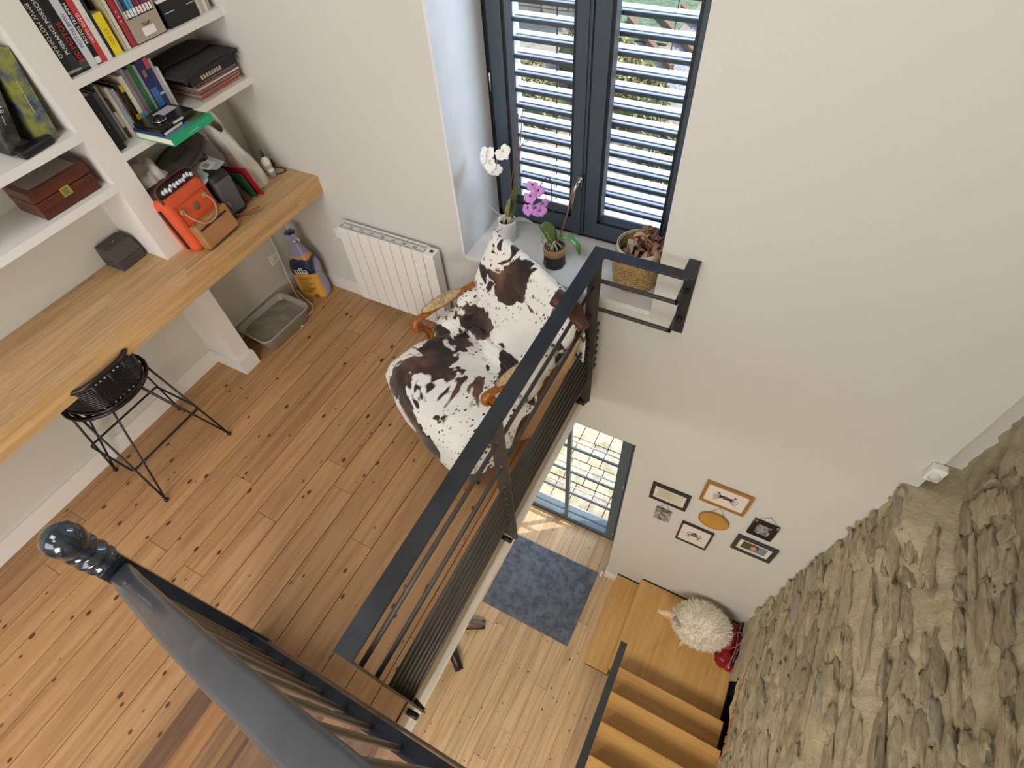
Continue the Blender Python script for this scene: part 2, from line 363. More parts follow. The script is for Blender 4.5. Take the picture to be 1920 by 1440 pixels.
# opening reveal and backing of the low opening, dark inside
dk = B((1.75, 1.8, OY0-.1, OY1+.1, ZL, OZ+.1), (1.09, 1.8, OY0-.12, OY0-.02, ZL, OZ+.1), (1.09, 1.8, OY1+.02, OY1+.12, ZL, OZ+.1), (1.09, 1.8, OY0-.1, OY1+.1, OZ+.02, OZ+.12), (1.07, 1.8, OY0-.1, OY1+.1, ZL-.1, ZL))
wr = struct('wall_right', bm, M['mortar']); WM[wr] = Matrix.Identity(4)
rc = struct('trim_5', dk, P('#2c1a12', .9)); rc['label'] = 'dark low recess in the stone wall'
struct('wall_right_core', B((1.75, 1.9, -3.8, 2.6, ZL, 5.0)), M['wall']).name = 'wall_outer'
variants = []
for k in range(16):
    bm = blob((0, 0, 0), (1, 1, 1), .55, 3, 2.3, k+3, box=.5)
    for v_ in bm.verts: v_.co *= 1+.16*noise.noise(v_.co*7+Vector((k, 0, 0)))
    bmesh.ops.dissolve_limit(bm, angle_limit=.09, verts=bm.verts[:], edges=bm.edges[:])
    me = bpy.data.meshes.new('stone'); bm.to_mesh(me); bm.free(); me.materials.append(M['stoneg'] if k in (3,) else M['stone']); variants.append(me)
cnt = 0
def stone(y, z, hy, hz, xo):
    global cnt
    o = bpy.data.objects.new('stone', R_.choice(variants)); COL.objects.link(o); o.parent = wr
    o.location = (xo, y, z); o.scale = (.018+R_.random()*.012, hy, hz); o.rotation_euler = (R_.uniform(-.22, .16), R_.uniform(-.15, .15)+(-.25 if z > -.3 and y < 1.6 else 0), R_.uniform(-.06, .06)); cnt += 1
z = -2.40
while z < 1.75 and cnt < 295:
    hz = (.018+R_.random()**1.4*.046)*(1.0 if z < 0 else 1.3); z += hz
    y = 0.0+R_.random()*.15 if z > -1.5 else .15+R_.random()*.1
    top = 2.02 if z < 0 else 1.99
    while y < top:
        hy = (.06+R_.random()**1.7*.16)*(1 if z < 0 else .8)
        if y+2*hy > top: hy = max(.03, (top-y)/2)
        if not (OY0-.05 < y+hy < OY1+.05 and z < OZ+.16) and R_.random() < .86:
            stone(y+hy, z+R_.uniform(-.015, .015), hy*.97, hz*R_.uniform(.7, 1.1), stone_face(y+hy, z)+sn(((y+hy)*.6, z*1.6, 1.3), 2.2)*.03+R_.uniform(-.008, .008))
        y += 2*hy+.012
    z += hz+.008
mo = obj('lintel_mortar', B((1.030, 1.10, OY0, OY1+.02, OZ-.012, OZ+.09)), P('#d9c6ae', .95, 0, .4, 60), wr)
for k in range(10):
    yy = OY0+.03+k*.067; o = board('brick', M['brick'], wr, 1.022-.002*(k % 3), 1.10, yy, yy+.046, OZ-.02+.006*(k % 2), OZ+.085)

# ------------------------------------------------------------ window_1, blind outside
wn = thing('window_1', None, None); wn['kind'] = 'structure'; wn['label'] = 'dark grey two-leaf casement window above the sill'
FY0, FY1 = 2.45, 2.52
bm = B((-1.51, -1.472, FY0+.01, FY1, .67, 2.95), (-.44, -.40, FY0+.01, FY1, .67, 2.95), (-1.51, -.40, FY0+.01, FY1, .67, .715), (-1.51, -.40, FY0+.01, FY1, 2.9, 2.95))
obj('window_frame', bev(bm, .003), M['framed'], wn)
def sash(x0, x1, nm):
    q = B((x0, x0+.075, FY0-.01, FY1-.005, .70, 2.91), (x1-.075, x1, FY0-.01, FY1-.005, .70, 2.91), (x0+.07, x1-.07, FY0-.008, FY1-.005, .70, .79), (x0+.07, x1-.07, FY0-.008, FY1-.005, 2.83, 2.91))
    f = obj('sash', bev(q, .004), M['frame'], wn)
    bd = B((x0+.075, x0+.09, FY0, FY1-.01, .79, 2.83), (x1-.09, x1-.075, FY0, FY1-.01, .79, 2.83), (x0+.075, x1-.075, FY0, FY1-.01, .79, .805))
    obj('glazing_bead', bd, M['framed'], f); obj('pane', B((x0+.08, x1-.08, FY0+.03, FY0+.036, .79, 2.83)), M['glass'], f)
sash(-1.474, -.952, 'a'); sash(-.945, -.43, 'b')
obj('cover_strip', bev(B((-1.005, -.965, FY0-.022, FY0-.008, .70, 2.91)), .003), M['frame'], wn)
hd = bmesh.new(); bx(hd, -.985, -.955, FY0-.045, FY0-.02, 1.02, 1.08); tube(hd, [(-.97, FY0-.035, 1.05), (-.97, FY0-.075, 1.05), (-.975, FY0-.085, 1.035), (-.985, FY0-.085, .98), (-.99, FY0-.08, .91)], [.009, .009, .011, .010, .009])
obj('handle', hd, M['chrome'], wn)
for zz in (1.0, 1.42): obj('hinge', T([(-1.478, FY0-.016, zz), (-1.478, FY0-.016, zz+.09)], .006), M['chrome'], wn)
# exterior wall lining
struct('wall_exterior', B((-3.3, -1.56, 2.60, 2.82, ZL-.1, 5), (-.37, 1.8, 2.60, 2.74, ZL-.1, 5), (-1.56, -.37, 2.60, 2.74, 2.95, 5), (-1.56, -.37, 2.60, 2.74, -.6, .60)), M['facade'])
bl = thing('venetian_blind', 'grey outdoor slatted blind hanging behind the casement window', 'blind', (-.95, 2.63, .66))
sb = bmesh.new()
for k in range(3): pass
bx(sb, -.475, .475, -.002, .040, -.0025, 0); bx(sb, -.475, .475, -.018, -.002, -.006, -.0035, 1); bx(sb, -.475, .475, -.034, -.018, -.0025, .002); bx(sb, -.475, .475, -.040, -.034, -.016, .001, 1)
s0 = obj('slat', sb, [M['slat'], M['slat_shade']], bl)
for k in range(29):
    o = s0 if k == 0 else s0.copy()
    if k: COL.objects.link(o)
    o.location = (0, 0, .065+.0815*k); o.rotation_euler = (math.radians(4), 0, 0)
for xx in (-.485, .485): obj('guide_rail', B((xx-.012, xx+.012, -.03, .03, 0, 2.5)), M['slat'], bl)
for xx in (-.27, -.19, .29): obj('cord', T([(xx, .035, .03), (xx, .035, 2.45)], .0022 if xx != -.27 else .004, 5), M['black'], bl)
obj('bottom_rail', B((-.475, .475, -.035, .035, .0, .018)), M['slat'], bl)

# ------------------------------------------------------------ door_1 (glazed, entrance level)
dr = thing('door_1', None, None); dr['kind'] = 'structure'; dr['label'] = 'dark steel glazed door at entrance level'
greys = P('#5d6a70', .4, .2)
obj('door_frame', bev(B((-.395, -.325, 2.42, 2.50, ZL, -.6), (-1.6, -1.53, 2.42, 2.50, ZL, -.6), (-1.53, -.395, 2.42, 2.50, -.68, -.6)), .003), greys, dr)
lf = obj('door_leaf', bev(B((-.49, -.40, 2.41, 2.46, ZL+.02, -.69), (-1.53, -1.45, 2.41, 2.46, ZL+.02, -.69), (-1.45, -.49, 2.41, 2.46, ZL+.02, ZL+.085), (-1.45, -.49, 2.41, 2.46, -.76, -.69)), .003), greys, dr)
obj('glazing_bar', B((-.985, -.945, 2.415, 2.45, ZL+.08, -.76)), greys, lf)
for zz in (-1.22, -1.68, -2.14, -2.60, -3.05):
    obj('glazing_bar', B((-1.45, -.49, 2.425, 2.44, zz-.014, zz+.014)), greys, lf)
    obj('glazing_bar', B((-1.45, -.49, 2.47, 2.482, zz+.05, zz+.064)), M['slat'], lf)
obj('pane', B((-1.45, -.49, 2.448, 2.454, ZL+.08, -.76)), M['glass'], lf)
obj('threshold', B((-1.6, -.32, 2.40, 2.60, ZL-.02, ZL+.012)), greys, dr)
for zz in (-1.98, -3.1): obj('hinge', T([(-.405, 2.40, zz-.05), (-.405, 2.40, zz+.05)], .011), M['chrome'], dr)

# ------------------------------------------------------------ outside
og = obj('ground', B((-14, 8, 2.6, 24, ZL-.3, ZL-.09)), P('#9b9486', .95, 0, .3, 8, 'yard', .2)); og['kind'] = 'structure'
WM[og] = Matrix.Identity(4)
pv = obj('floor_terrace', B((-2.4, .9, 2.60, 5.6, ZL-.09, ZL-.075)), P('#57503f', .95)); pv['kind'] = 'structure'; pv.name = 'floor_exterior'
y = 2.6
while y < 5.4:
    x = -2.4+R_.random()*.2; d = .30
    while x < .8:
        ln = .16+R_.random()*.10
        board('paving_stone', M['paving'], pv, x+.006, min(x+ln, .9)-.006, y+.006, y+d-.006, ZL-.075, ZL-.045+R_.random()*.016); x += ln
    y += d
def hedge(name, label, pts, hw, h, n, seed):
    r = random.Random(seed); bm = bmesh.new()
    L_ = []
    for (a, b) in zip(pts, pts[1:]): L_.append((Vector(a), Vector(b)))
    for _ in range(n):
        a, b = r.choice(L_); t = r.random(); c = a.lerp(b, t); ang = r.random()*2*PI; el = math.acos(r.random()); rr = .75+r.random()*.3
        p = Vector((c.x+math.cos(ang)*math.sin(el)*hw*rr, c.y+math.sin(ang)*math.sin(el)*hw*rr, ZL-.09+h*.45+h*.6*math.cos(el)*rr - (r.random()*h*.5 if el > 1 else 0)))
        u = Vector((r.uniform(-1, 1), r.uniform(-1, 1), r.uniform(-1, 1))).normalized(); q = u.cross(Vector((r.uniform(-1, 1), .3, 1))).normalized(); s_ = .035+r.random()*.04
        bm.faces.new([bm.verts.new(p+u*s_), bm.verts.new(p+q*s_*.6), bm.verts.new(p-u*s_), bm.verts.new(p-q*s_*.6)])
    o = obj(name, bm, M['hedge']); tag(o, label, 'hedge' if 'hedge' in name else 'shrub', kind='stuff')
    bm = bmesh.new()
    for (a, b) in L_: blob(((a.x+b.x)/2, (a.y+b.y)/2, ZL-.09+h*.4), (abs(a.x-b.x)/2+hw*.7, abs(a.y-b.y)/2+hw*.7, h*.48), .2, 2, 2, seed, bm)
    c = obj('hedge_core', bm, P('#4c5a2a', .9), o); c.name = 'inner_foliage'
hedge('clipped_hedge', 'sunlit leafy hedge crossing the garden outside, behind the right window leaf', [(-5.4, 13.6, 0), (-4.6, 12.6, 0), (-3.8, 11.6, 0), (-3.3, 11.2, 0)], .8, 1.0, 9000, 1)
hedge('round_shrub', 'sunlit shrub outside seen low through the right window leaf', [(-2.3, 9.6, 0), (-2.0, 9.4, 0)], .6, .8, 3000, 2)
hedge('round_shrub', 'sunlit shrub outside behind the left window leaf', [(-6.4, 11.9, 0), (-5.7, 11.1, 0), (-5.1, 10.2, 0)], .5, .8, 6000, 3)
hedge('round_shrub', 'small leafy shrub at the far left outside, beside the yellow window reveal', [(-7.9, 13.2, 0), (-7.7, 12.9, 0)], .4, .7, 2000, 4)
tag(obj('gravel_bed', B((-3.6, 2.0, 12.9, 20, ZL-.09, ZL-.06)), M['gravel']), 'grey gravel bed outside crossed by timber edgings', 'gravel')
tag(obj('lawn', B((-6.0, -3.9, 15.2, 21, ZL-.06, ZL-.03)), M['grass']), 'strip of green lawn beyond the hedge outside', 'lawn')
for k in range(4):
    e = obj('timber_edging', B((-.06, .06, 0, 3.2, 0, .12)), P('#8a6a52', .9, 0, .4, 30)); place(e, (-3.9+k*.55, 13.2+k*.6, ZL-.029), (0, 0, math.radians(38)))
    tag(e, ['leftmost', 'second from left', 'third from left', 'rightmost'][k]+' weathered timber edging in the gravel bed outside', 'edging', 'timber edgings in the gravel bed')
gw = struct('wall_garden', B((-13, -6.4, 15.6, 16.0, ZL-.1, ZL+1.6)), M['stoneg'])
r2 = random.Random(4)
for k in range(9):
    for q in range(14):
        xx = -12+q*.4+r2.random()*.1
        board('stone', M['stoneg'], gw, xx, xx+.34+r2.random()*.05, 15.5+r2.random()*.04, 15.62, ZL-.05+k*.18, ZL+.10+k*.18)

# ------------------------------------------------------------ desk: oak staves, support panel
dx0, dx1, dz0, dz1 = -2.999, -2.482, .842, .948
dk_ = thing('desk', 'long built-in oak stave worktop on a white support panel along the left wall', 'desk', (-2.74, .5, 0))
core = obj('worktop', B((dx0, dx1+.004-.008, -3.0, YW, dz0+.001, dz1-.003)), M['stavef'], dk_, True)
sw = (dx1-.03-dx0)/12
for k in range(12):
    y = -2.2-R_.random()*.6
    while y < YW:
        ln = .28+R_.random()*.42; y1 = min(y+ln, YW)
        if y1 > -.5: board('stave', M['stave'], core, dx0+k*sw+.0002, dx0+(k+1)*sw-.0002, y+.0002, y1-.0002, dz1-.004, dz1)
        y += ln
for k in range(3):
    y = -1.2-R_.random()*.6; z0 = dz0+(dz1-dz0)/3*k
    while y < YW:
        ln = .3+R_.random()*.5; y1 = min(y+ln, YW)
        if y1 > -.5: board('edge_stave', M['stavef'], core, dx1-.03, dx1, y+.0002, y1-.0002, z0+.0002, z0+(dz1-dz0)/3-.0002+(0 if k < 2 else 0))
        y += ln
sp_ = obj('support_panel', B((-3.0, -2.735, 1.103, 1.205, 0, dz0)), M['white'], dk_, True)
obj('panel_baseboard', B((-2.984, -2.717, 1.091, 1.103, 0, .114), (-2.984, -2.717, 1.205, 1.217, 0, .114), (-2.735, -2.717, 1.103, 1.205, 0, .114)), M['white'], sp_, True)

# ------------------------------------------------------------ shelving
sh = thing('bookshelf', 'white built-in shelving with thick upright above the oak desk', 'shelf', (-2.86, 1.1, .95))
SX = -2.715
obj('upright', B((-3.0, SX, 1.103, 1.212, dz1, 4.2)), M['white'], sh, True)
for z1 in (1.475, 1.794, 2.25): obj('shelf_board', B((-3.0, SX+.0005, 1.212, YW, z1-.035, z1)), M['white'], sh, True)
for z1 in (1.385, 1.627, 2.13): obj('shelf_board', B((-3.0, SX+.0005, -1.2, 1.103, z1-.037, z1)), M['white'], sh, True)

# ------------------------------------------------------------ books
def book(y0, y1, z0, h, col, label, xf=-2.74, depth=.22, letters=None, lcol='#e8e6e0', up_=False, lsize=None, lpos=.5, extra=None, group='books on the shelves', name='book', tilt=0, sx=1):
    t = thing(name, label, 'book' if name == 'book' else name.split('_')[-1], (xf, (y0+y1)/2, z0), 0, group); w = (y1-y0)-.001
    t.rotation_euler = (tilt, 0, 0); WM[t] = Matrix.Translation(t.location) @ Matrix.Rotation(tilt, 4, 'X')
    hw = w/2; c = min(.003, hw*.25)
    bm = B((-depth, 0, -hw, -hw+c, 0, h), (-depth, 0, hw-c, hw, 0, h), (-c*1.2, 0, -hw+c, hw-c, 0, h)); obj('cover', bm, P(col, .42), t)
    obj('page_block', B((-depth+.004, -c*1.2, -hw+c, hw-c, .003, h-.004)), P('#e6dfd0', .9), t)
    if letters:
        sz = lsize or w*.85
        text(letters, sz, P(lcol, .5), t, (.0008, 0, h*lpos), (PI/2*0, 0, 0), sx=sx) if 0 else None
        o = text(letters, sz, P(lcol, .5), t, (0, 0, 0), (0, 0, 0), sx=sx)
        # local x along spine (down or up), local y across, normal +X
        if up_: m = Matrix(((0, 0, 1, .0006), (0, -1, 0, 0), (1, 0, 0, h*lpos), (0, 0, 0, 1)))
        else: m = Matrix(((0, 0, 1, .0006), (0, 1, 0, 0), (-1, 0, 0, h*lpos), (0, 0, 0, 1)))
        m = m if m.to_3x3().determinant() > 0 else m
        o.rotation_euler = (0, 0, 0); o.matrix_parent_inverse = Matrix.Identity(4)
        o.matrix_basis = m @ Matrix.Diagonal((sx, 1, 1, 1))
    if extra:
        for (za, zb, cc) in extra: obj('spine_band', B((0, .0009, -hw, hw, za, zb)), P(cc, .5), t)
    return t
zt = 1.794
book(1.218, 1.252, zt, .30, '#232327', 'thick black motorcycle book standing against the shelf upright, grey lettering', letters='BMW MOTORRAD', lpos=.55, lsize=.023, sx=1.0, extra=[(.012, .022, '#a9abb0')])
book(1.252, 1.285, zt, .30, '#2b2b30', 'dark grey sports car book with large white capitals, second from upright', letters='PUISSANCE PORSCHE', lpos=.58, up_=True, lsize=.021, extra=[(.012, .02, '#8b8e96')])
book(1.285, 1.320, zt, .29, '#0f0f11', 'black book with red and white spine title', letters='200 MOTOS', lcol='#c23038', up_=True, lsize=.028, lpos=.36, extra=[(.01, .04, '#3d4440')])
tt = book(1.320, 1.353, zt, .30, '#c9cdd6', 'pale silver book with thin blue spine title', letters='MOTOS BMW', lcol='#5868a0', up_=True, lsize=.02, lpos=.45)
book(1.353, 1.376, zt, .30, '#101012', 'black book with white spine capitals and a white foot label', letters='MOTOS TRIUMPH', up_=True, lsize=.018, lpos=.5, extra=[(.005, .028, '#dcdcdc')])
book(1.376, 1.402, zt, .30, '#bf343c', 'red book with small white title, right of the black capitals book', letters='MOTO GUZZI', up_=True, lsize=.017, lpos=.42)
book(1.402, 1.428, zt, .29, '#dcd9d4', 'white book between the red one and the dark blue one', letters='-- -----', lcol='#777777', up_=True, lsize=.012, lpos=.5)
book(1.428, 1.442, zt, .28, '#15171f', 'thin dark blue book beside the short yellow one')
book(1.442, 1.482, zt, .155, '#e3cf1d', 'short bright yellow book on the top shelf', letters='LES LE', lcol='#b08a12', up_=True, lsize=.022, lpos=.45)
book(1.484, 1.497, zt, .26, '#1c1b1a', 'black book standing behind the yellow one', xf=-2.79, letters='-------', lsize=.009, lpos=.75)
tag(obj('bookend', bev(B((-2.93, -2.735, 1.499, 1.503, zt, zt+.26), (-2.93, -2.735, 1.499, 1.53, zt, zt+.003)), .001), P('#b9ab8d', .5)), 'beige metal bookend right of the yellow book', 'bookend')
book(1.505, 1.522, zt, .29, '#cfcac2', 'tall white binder standing near the red album', xf=-2.735)
book(1.530, 1.556, zt, .29, '#a52c3a', 'dark red album leaning beside the grey magazine file', xf=-2.74, letters='o  o  o', lcol='#e8d6d6', lsize=.016, lpos=.4)
# magazine file
mf = thing('magazine_file', 'beige grey cardboard magazine file with ring pull and white label', 'file', (-2.735, 1.64, zt))
cb = P('#a89a8a', .8)
obj('shell', B((-.24, 0, -.078, -.075, 0, .22), (-.24, 0, .075, .078, 0, .22), (-.24, 0, -.078, .078, 0, .003), (-.003, 0, -.075, .075, 0, .092), (-.24, -.237, -.075, .075, 0, .22)), cb, mf)
obj('label_plate', B((0, .0012, -.03, .034, .018, .05)), M['whiteg'], mf)
obj('ring_pull', T([(.002, -.018, .066), (.006, -.012, .06), (.008, 0, .058), (.006, .012, .06), (.002, .018, .066)], .0022, 6), M['steelb'], mf)
cs = ['#767aa8', '#1f3a5e', '#4f9cc4', '#5aa6cf', '#7a2440', '#8a3458', '#6c2340', '#84386a', '#6e2038']
for k in range(9):
    y0 = 1.568+k*.0163
    g = thing('magazine', 'slim %s magazine in the grey file, %s' % (['lilac', 'navy', 'light blue', 'sky blue', 'maroon', 'plum', 'wine red', 'mauve', 'dark red'][k], ['leftmost of the file', 'second of the file', 'third of the file', 'next to the maroon issues', 'first of the red issues', 'second of the red issues', 'third of the red issues', 'second from the right end', 'rightmost of the file'][k]), 'magazine', (-2.742, y0+.006, zt+.004), 0, 'magazines in the file')
    obj('cover', B((-.21, 0, -.006, .006, 0, .27)), P(cs[k], .4), g); obj('spine_label', B((0, .0008, -.006, .006, .092, .118)), M['whiteg'], g)
# black boxes right of the file
t = thing('storage_box', 'black grained box with metal corners on the top shelf', 'box', (-2.735, 1.83, zt))
obj('body', bev(B((-.22, 0, -.09, .09, 0, .10)), .004), P('#141113', .45, 0, .5, 90), t); obj('metal_strip', B((0, .002, -.085, -.03, .058, .062), (0, .002, .04, .085, .058, .062)), M['chrome'], t)
t = thing('tablet_case', 'flat white-edged case lying on the black grained box', 'case', (-2.735, 1.83, zt+.102))
obj('tray', B((-.2, 0, -.095, .09, 0, .012)), M['whiteg'], t); obj('lid', B((-.2, -.004, -.09, .09, .0125, .04)), P('#1c2026', .3), t)
t = thing('cream_card', 'small cream card lying on top of the flat case', 'card', (-2.735, 1.81, zt+.144))
obj('card', B((-.16, -.01, -.06, .08, 0, .008)), P('#cfc6b0', .7), t)
for k in range(4):
    g = tag(obj('paper_sheaf', B((-.2, 0, -.008, .008, 0, .13+.01*k))  , P(['#cfcac0', '#b5b0a6', '#dcd8d0', '#a7a298'][k], .8)), ['off-white', 'greyish', 'white', 'darker grey'][k]+' paper booklet standing at the right end of the top shelf', 'booklet', 'booklets at the end of the top shelf'); place(g, (-2.74, 1.932+k*.018, zt))

# second shelf books
z2 = 1.475
specs = [(.040, '#0c0c0e', .24, -2.745, 'tall glossy black book at the left end of the middle shelf', '- - -- -', '#8c7a48'),
 (.020, '#ddd0b8', .20, -2.80, 'cream paperback with red square next to the glossy black book', None, None),
 (.022, '#5d5b6b', .22, -2.80, 'grey violet paperback third on the middle shelf', None, None),
 (.012, '#a9adb3', .24, -2.80, 'tall thin silver book on the middle shelf', None, None),
 (.016, '#3a3634', .17, -2.80, 'short dark brown paperback with pale band', None, None),
 (.016, '#d4cdb9', .22, -2.79, 'ivory book on the middle shelf', None, None),
 (.014, '#9aa4b8', .21, -2.775, 'pale blue patterned book standing forward', 'x x x x x x', '#4a5a90'),
 (.016, '#8a6a3c', .19, -2.79, 'ochre book on the middle shelf', None, None),
 (.018, '#2a1b18', .21, -2.80, 'dark reddish brown book with small orange pattern', 'l i l i l', '#c2862e'),
 (.018, '#c9b21e', .20, -2.80, 'black book with yellow foot and yellow head', None, None),
 (.022, '#e3dac4', .23, -2.80, 'cream book with a light blue band near its foot', None, None),
 (.016, '#8d8c99', .25, -2.80, 'slim grey book right of the blue banded one', None, None),
 (.022, '#7a6c72', .24, -2.80, 'mauve grey book with pink lettering', '----', '#d0607a'),
 (.024, '#1d6b3c', .25, -2.80, 'dark green book with bright green title', '-- --', '#7fcf6a'),
 (.018, '#c8ccd0', .24, -2.81, 'white book between the green and the navy ones', None, None),
 (.036, '#232c66', .25, -2.80, 'thick navy guide with orange title', 'IIIII', '#e6a83c'),
 (.024, '#2b3470', .25, -2.80, 'navy dictionary with red flag on its head', None, None),
 (.014, '#b9b6c0', .24, -2.80, 'thin silver and navy booklet', None, None),
 (.010, '#d8d4cc', .20, -2.79, 'thin white booklet at the right end of the standing row', None, None)]
y = 1.224
for (wd, col, h, xf, lab, tx, tc) in specs:
    ex = []
    if 'red square' in lab: ex = [(.03, .06, '#b85a4a'), (0, .02, '#2b2b2b')]
    if 'blue band' in lab: ex = [(.045, .065, '#6fa8bf')]
    if 'red flag' in lab: ex = [(.205, .25, '#d0505a'), (.09, .10, '#c8c8d8')]
    if 'yellow foot' in lab: ex = [(.07, .17, '#151515')]
    if 'pale band' in lab: ex = [(.05, .12, '#c9c2b0')]
    if 'orange title' in lab: ex = [(.03, .13, '#3d74b4')]
    book(y, y+wd, z2, h, col, lab, xf, .16, tx, tc or '#fff', True, lsize=wd*.7, lpos=.55 if 'orange title' not in lab else .78, extra=ex); y += wd+.0012
# open paper things behind (folded magazine heap on top of the books)
# magazines stack right on second shelf
cl = ['#c8a9a0', '#a86a5a', '#d8cfc6', '#b24a3a', '#8c8a8c', '#c9885a', '#d9d4cc', '#9c5660', '#c0b8ae']
for k in range(9):
    g = thing('magazine', ['brick orange magazine at the bottom of the flat stack', 'rust magazine second from the bottom of the flat stack', 'grey-white magazine third from the bottom of the flat stack', 'red magazine fourth from the bottom of the flat stack', 'grey magazine in the middle of the flat stack', 'orange magazine above the middle of the flat stack', 'white magazine third from the top of the flat stack', 'wine magazine second from the top of the flat stack', 'pale magazine topmost of the flat stack under the black folder'][k], 'magazine', (-2.735-.006*(k % 3), 1.86, z2+k*.0085), R_.uniform(-.03, .03), 'flat stack of magazines on the middle shelf')
    obj('cover', B((-.215, 0, -.135+.004*(k % 2), .14, 0, .001), (-.215, 0, -.135, .14, .0065, .0075), (-.0015, 0, -.135, .14, .001, .0065)), P(cl[k], .4), g); obj('page_block', B((-.21, -.002, -.13, .136, .001, .0065)), P('#ddd6cc', .9), g)
t = thing('keyboard_folder', 'glossy black folder with white marks under the felt laptop sleeve', 'folder', (-2.72, 1.85, z2+.08))
obj('body', bev(B((-.22, 0, -.16, .15, 0, .045)), .006), P('#0c0c0e', .2), t)
obj('keys', B(*[(.0, .001, -.09+k*.017, -.078+k*.017, .012, .03) for k in range(8)]), P('#cbb8a8', .5), t)
t = thing('laptop_sleeve', 'dark grey felt laptop sleeve with curved flap on the middle shelf', 'sleeve', (-2.70, 1.83, z2+.13), .06)
obj('body', grid(18, 12, lambda u, v: Vector((-.25+v*.27, -.19+u*.37, .030+.012*math.sin(PI*u)-.018*(abs(2*v-1)**6)-.018*(abs(2*u-1)**8)))), M['felt'], t)
obj('base', bev(B((-.25, .02, -.19, .18, 0, .022)), .01), M['felt'], t)
obj('flap', grid(16, 6, lambda u, v: Vector((-.25+v*(.13+.05*math.sin(PI*u)), -.186+u*.362, .047+.006*math.sin(PI*u)-.014*(abs(2*u-1)**8)))), P('#232326', .9, 0, .5, 200), t)
# green book etc protruding
t = thing('book', 'large green-spined travel book lying flat and sticking out of the middle shelf', 'book', (-2.60, 1.475, z2), math.radians(3), 'books on the shelves')
obj('cover', B((-.17, .07, -.125, .125, 0, .003), (-.17, .07, -.125, .125, .030, .033), (.067, .07, -.125, .125, .003, .03)), P('#1fa579', .35), t)
obj('page_block', B((-.168, .067, -.122, .122, .003, .03)), P('#e2ddd0', .9), t); obj('cover_picture', B((-.165, .04, -.12, .03, .033, .0336)), P('#54708a', .4, var=.5), t); obj('cover_landscape', B((-.12, .045, .03, .12, .033, .0336)), P('#56603a', .4, var=.5), t)
o = text('-- -- ------', .017, P('#d8f0e6', .5), t, (0, 0, 0), (0, 0, 0)); o.matrix_basis = Matrix(((0, 0, 1, .0706), (1, 0, 0, 0), (0, 1, 0, .016), (0, 0, 0, 1)))
t = thing('paperback', 'navy paperback lying on the green-spined book', 'book', (-2.655, 1.42, z2+.034), .1); obj('cover', bev(B((-.11, .075, -.07, .06, 0, .014)), .002), P('#252e5c', .4), t); obj('page_block', B((-.108, .0765, -.06, .05, .002, .012)), P('#ddd6c8', .9), t)
t = thing('disc_case', 'black plastic disc case with silver label on the navy paperback', 'case', (-2.65, 1.46, z2+.05), .05); obj('case', bev(B((-.10, .07, -.11, .10, 0, .02)), .004), P('#15120f', .25), t)
obj('label', B((-.07, -.01, -.02, .08, .0202, .0208)), P('#b5b7ba', .4), t); obj('title_strip', B((.07, .0708, -.03, .03, .005, .015)), P('#c8c8cc', .4), t)
t = thing('glass_paperweight', 'small shiny dark oval on the black disc case', 'ornament', (-2.64, 1.415, z2+.071)); obj('dome', L([(.0, .024), (.012, .022), (.024, .014), (.03, .004), (.028, 0)][::-1], seg=20), P('#20201e', .08, .3), t)
obj('rim', L([(.028, 0), (.032, .002), (.032, .005), (.029, .006)], seg=20), M['chrome'], t)
# left bay
def artbook(y0, h, th, col, label, lcol, txt, tl, xf, pic=None, rz=0):
    t = thing('art_book', label, 'book', (xf, y0, 1.628+th*math.sin(-tl)), rz); t.rotation_euler = (tl, 0, rz); obj('cover', B((-.26, 0, 0, .004, 0, h), (-.26, 0, th-.004, th, 0, h), (-.004, 0, .004, th-.004, 0, h)), pic or P(col, .35), t)
    obj('page_block', B((-.255, -.004, .004, th-.004, .004, h-.005)), P('#cfc8b8', .9), t)
    o = text(txt, .026, P(lcol, .5), t, (0, 0, 0), (0, 0, 0)); o.matrix_basis = Matrix(((0, 0, 1, .0006), (0, 1, 0, th/2), (-1, 0, 0, h*.5), (0, 0, 0, 1))); return t
artbook(.978, .33, .075, '#8f9440', 'thick art book with yellow green and violet painted jacket leaning on the upright', '#d8cf60', '----- --------', math.radians(-8), -2.76, spotted('painted_jacket', '#35406e', '#8f9440', 14, .47, .4, 0, '#3a3d22'))
artbook(.855, .34, .055, '#2b2b2c', 'black and grey photo book leaning on the painted jacket book', '#d0d0d0', '--- PAR ----', math.radians(-18), -2.77, spotted('grey_photo_jacket', '#151515', '#55544f', 18, .55, .35, 0))
t = thing('photo_viewer', 'black ribbed device lying in front of the art books', 'device', (-2.745, .945, 1.627), .12); obj('body', bev(B((-.03, .022, -.075, .075, 0, .035)), .01), P('#17161a', .3, 0, .5, 60), t)
t = thing('humidor', 'polished mahogany box with brass lock on the lower left shelf', 'box', (-2.75, .93, 1.385))
obj('body', bev(B((-.20, 0, -.135, .135, 0, .075)), .003), M['mahog'], t); obj('lid', bev(B((-.20, 0, -.135, .135, .078, .125)), .004), M['mahog'], t)
obj('lid_panel', B((-.175, -.03, -.11, .11, .1252, .1265)), P('#8d857c', .35, 0, .2, 50), t); lk = obj('lock_plate', bev(B((0, .003, -.022, .022, .045, .085)), .002), P('#d6bd4e', .25, .9), t); obj('clasp', bev(B((.003, .007, -.012, .012, .052, .077)), .002), P('#7f8b6a', .3, .6), lk)
t = thing('gift_box', 'small dark grey hinged box on the desk beside the upright', 'box', (-2.92, 1.015, .948), math.radians(2))
obj('base', bev(B((-.07, .065, -.075, .07, 0, .05)), .003), P('#453f3d', .75, 0, .3, 300), t)
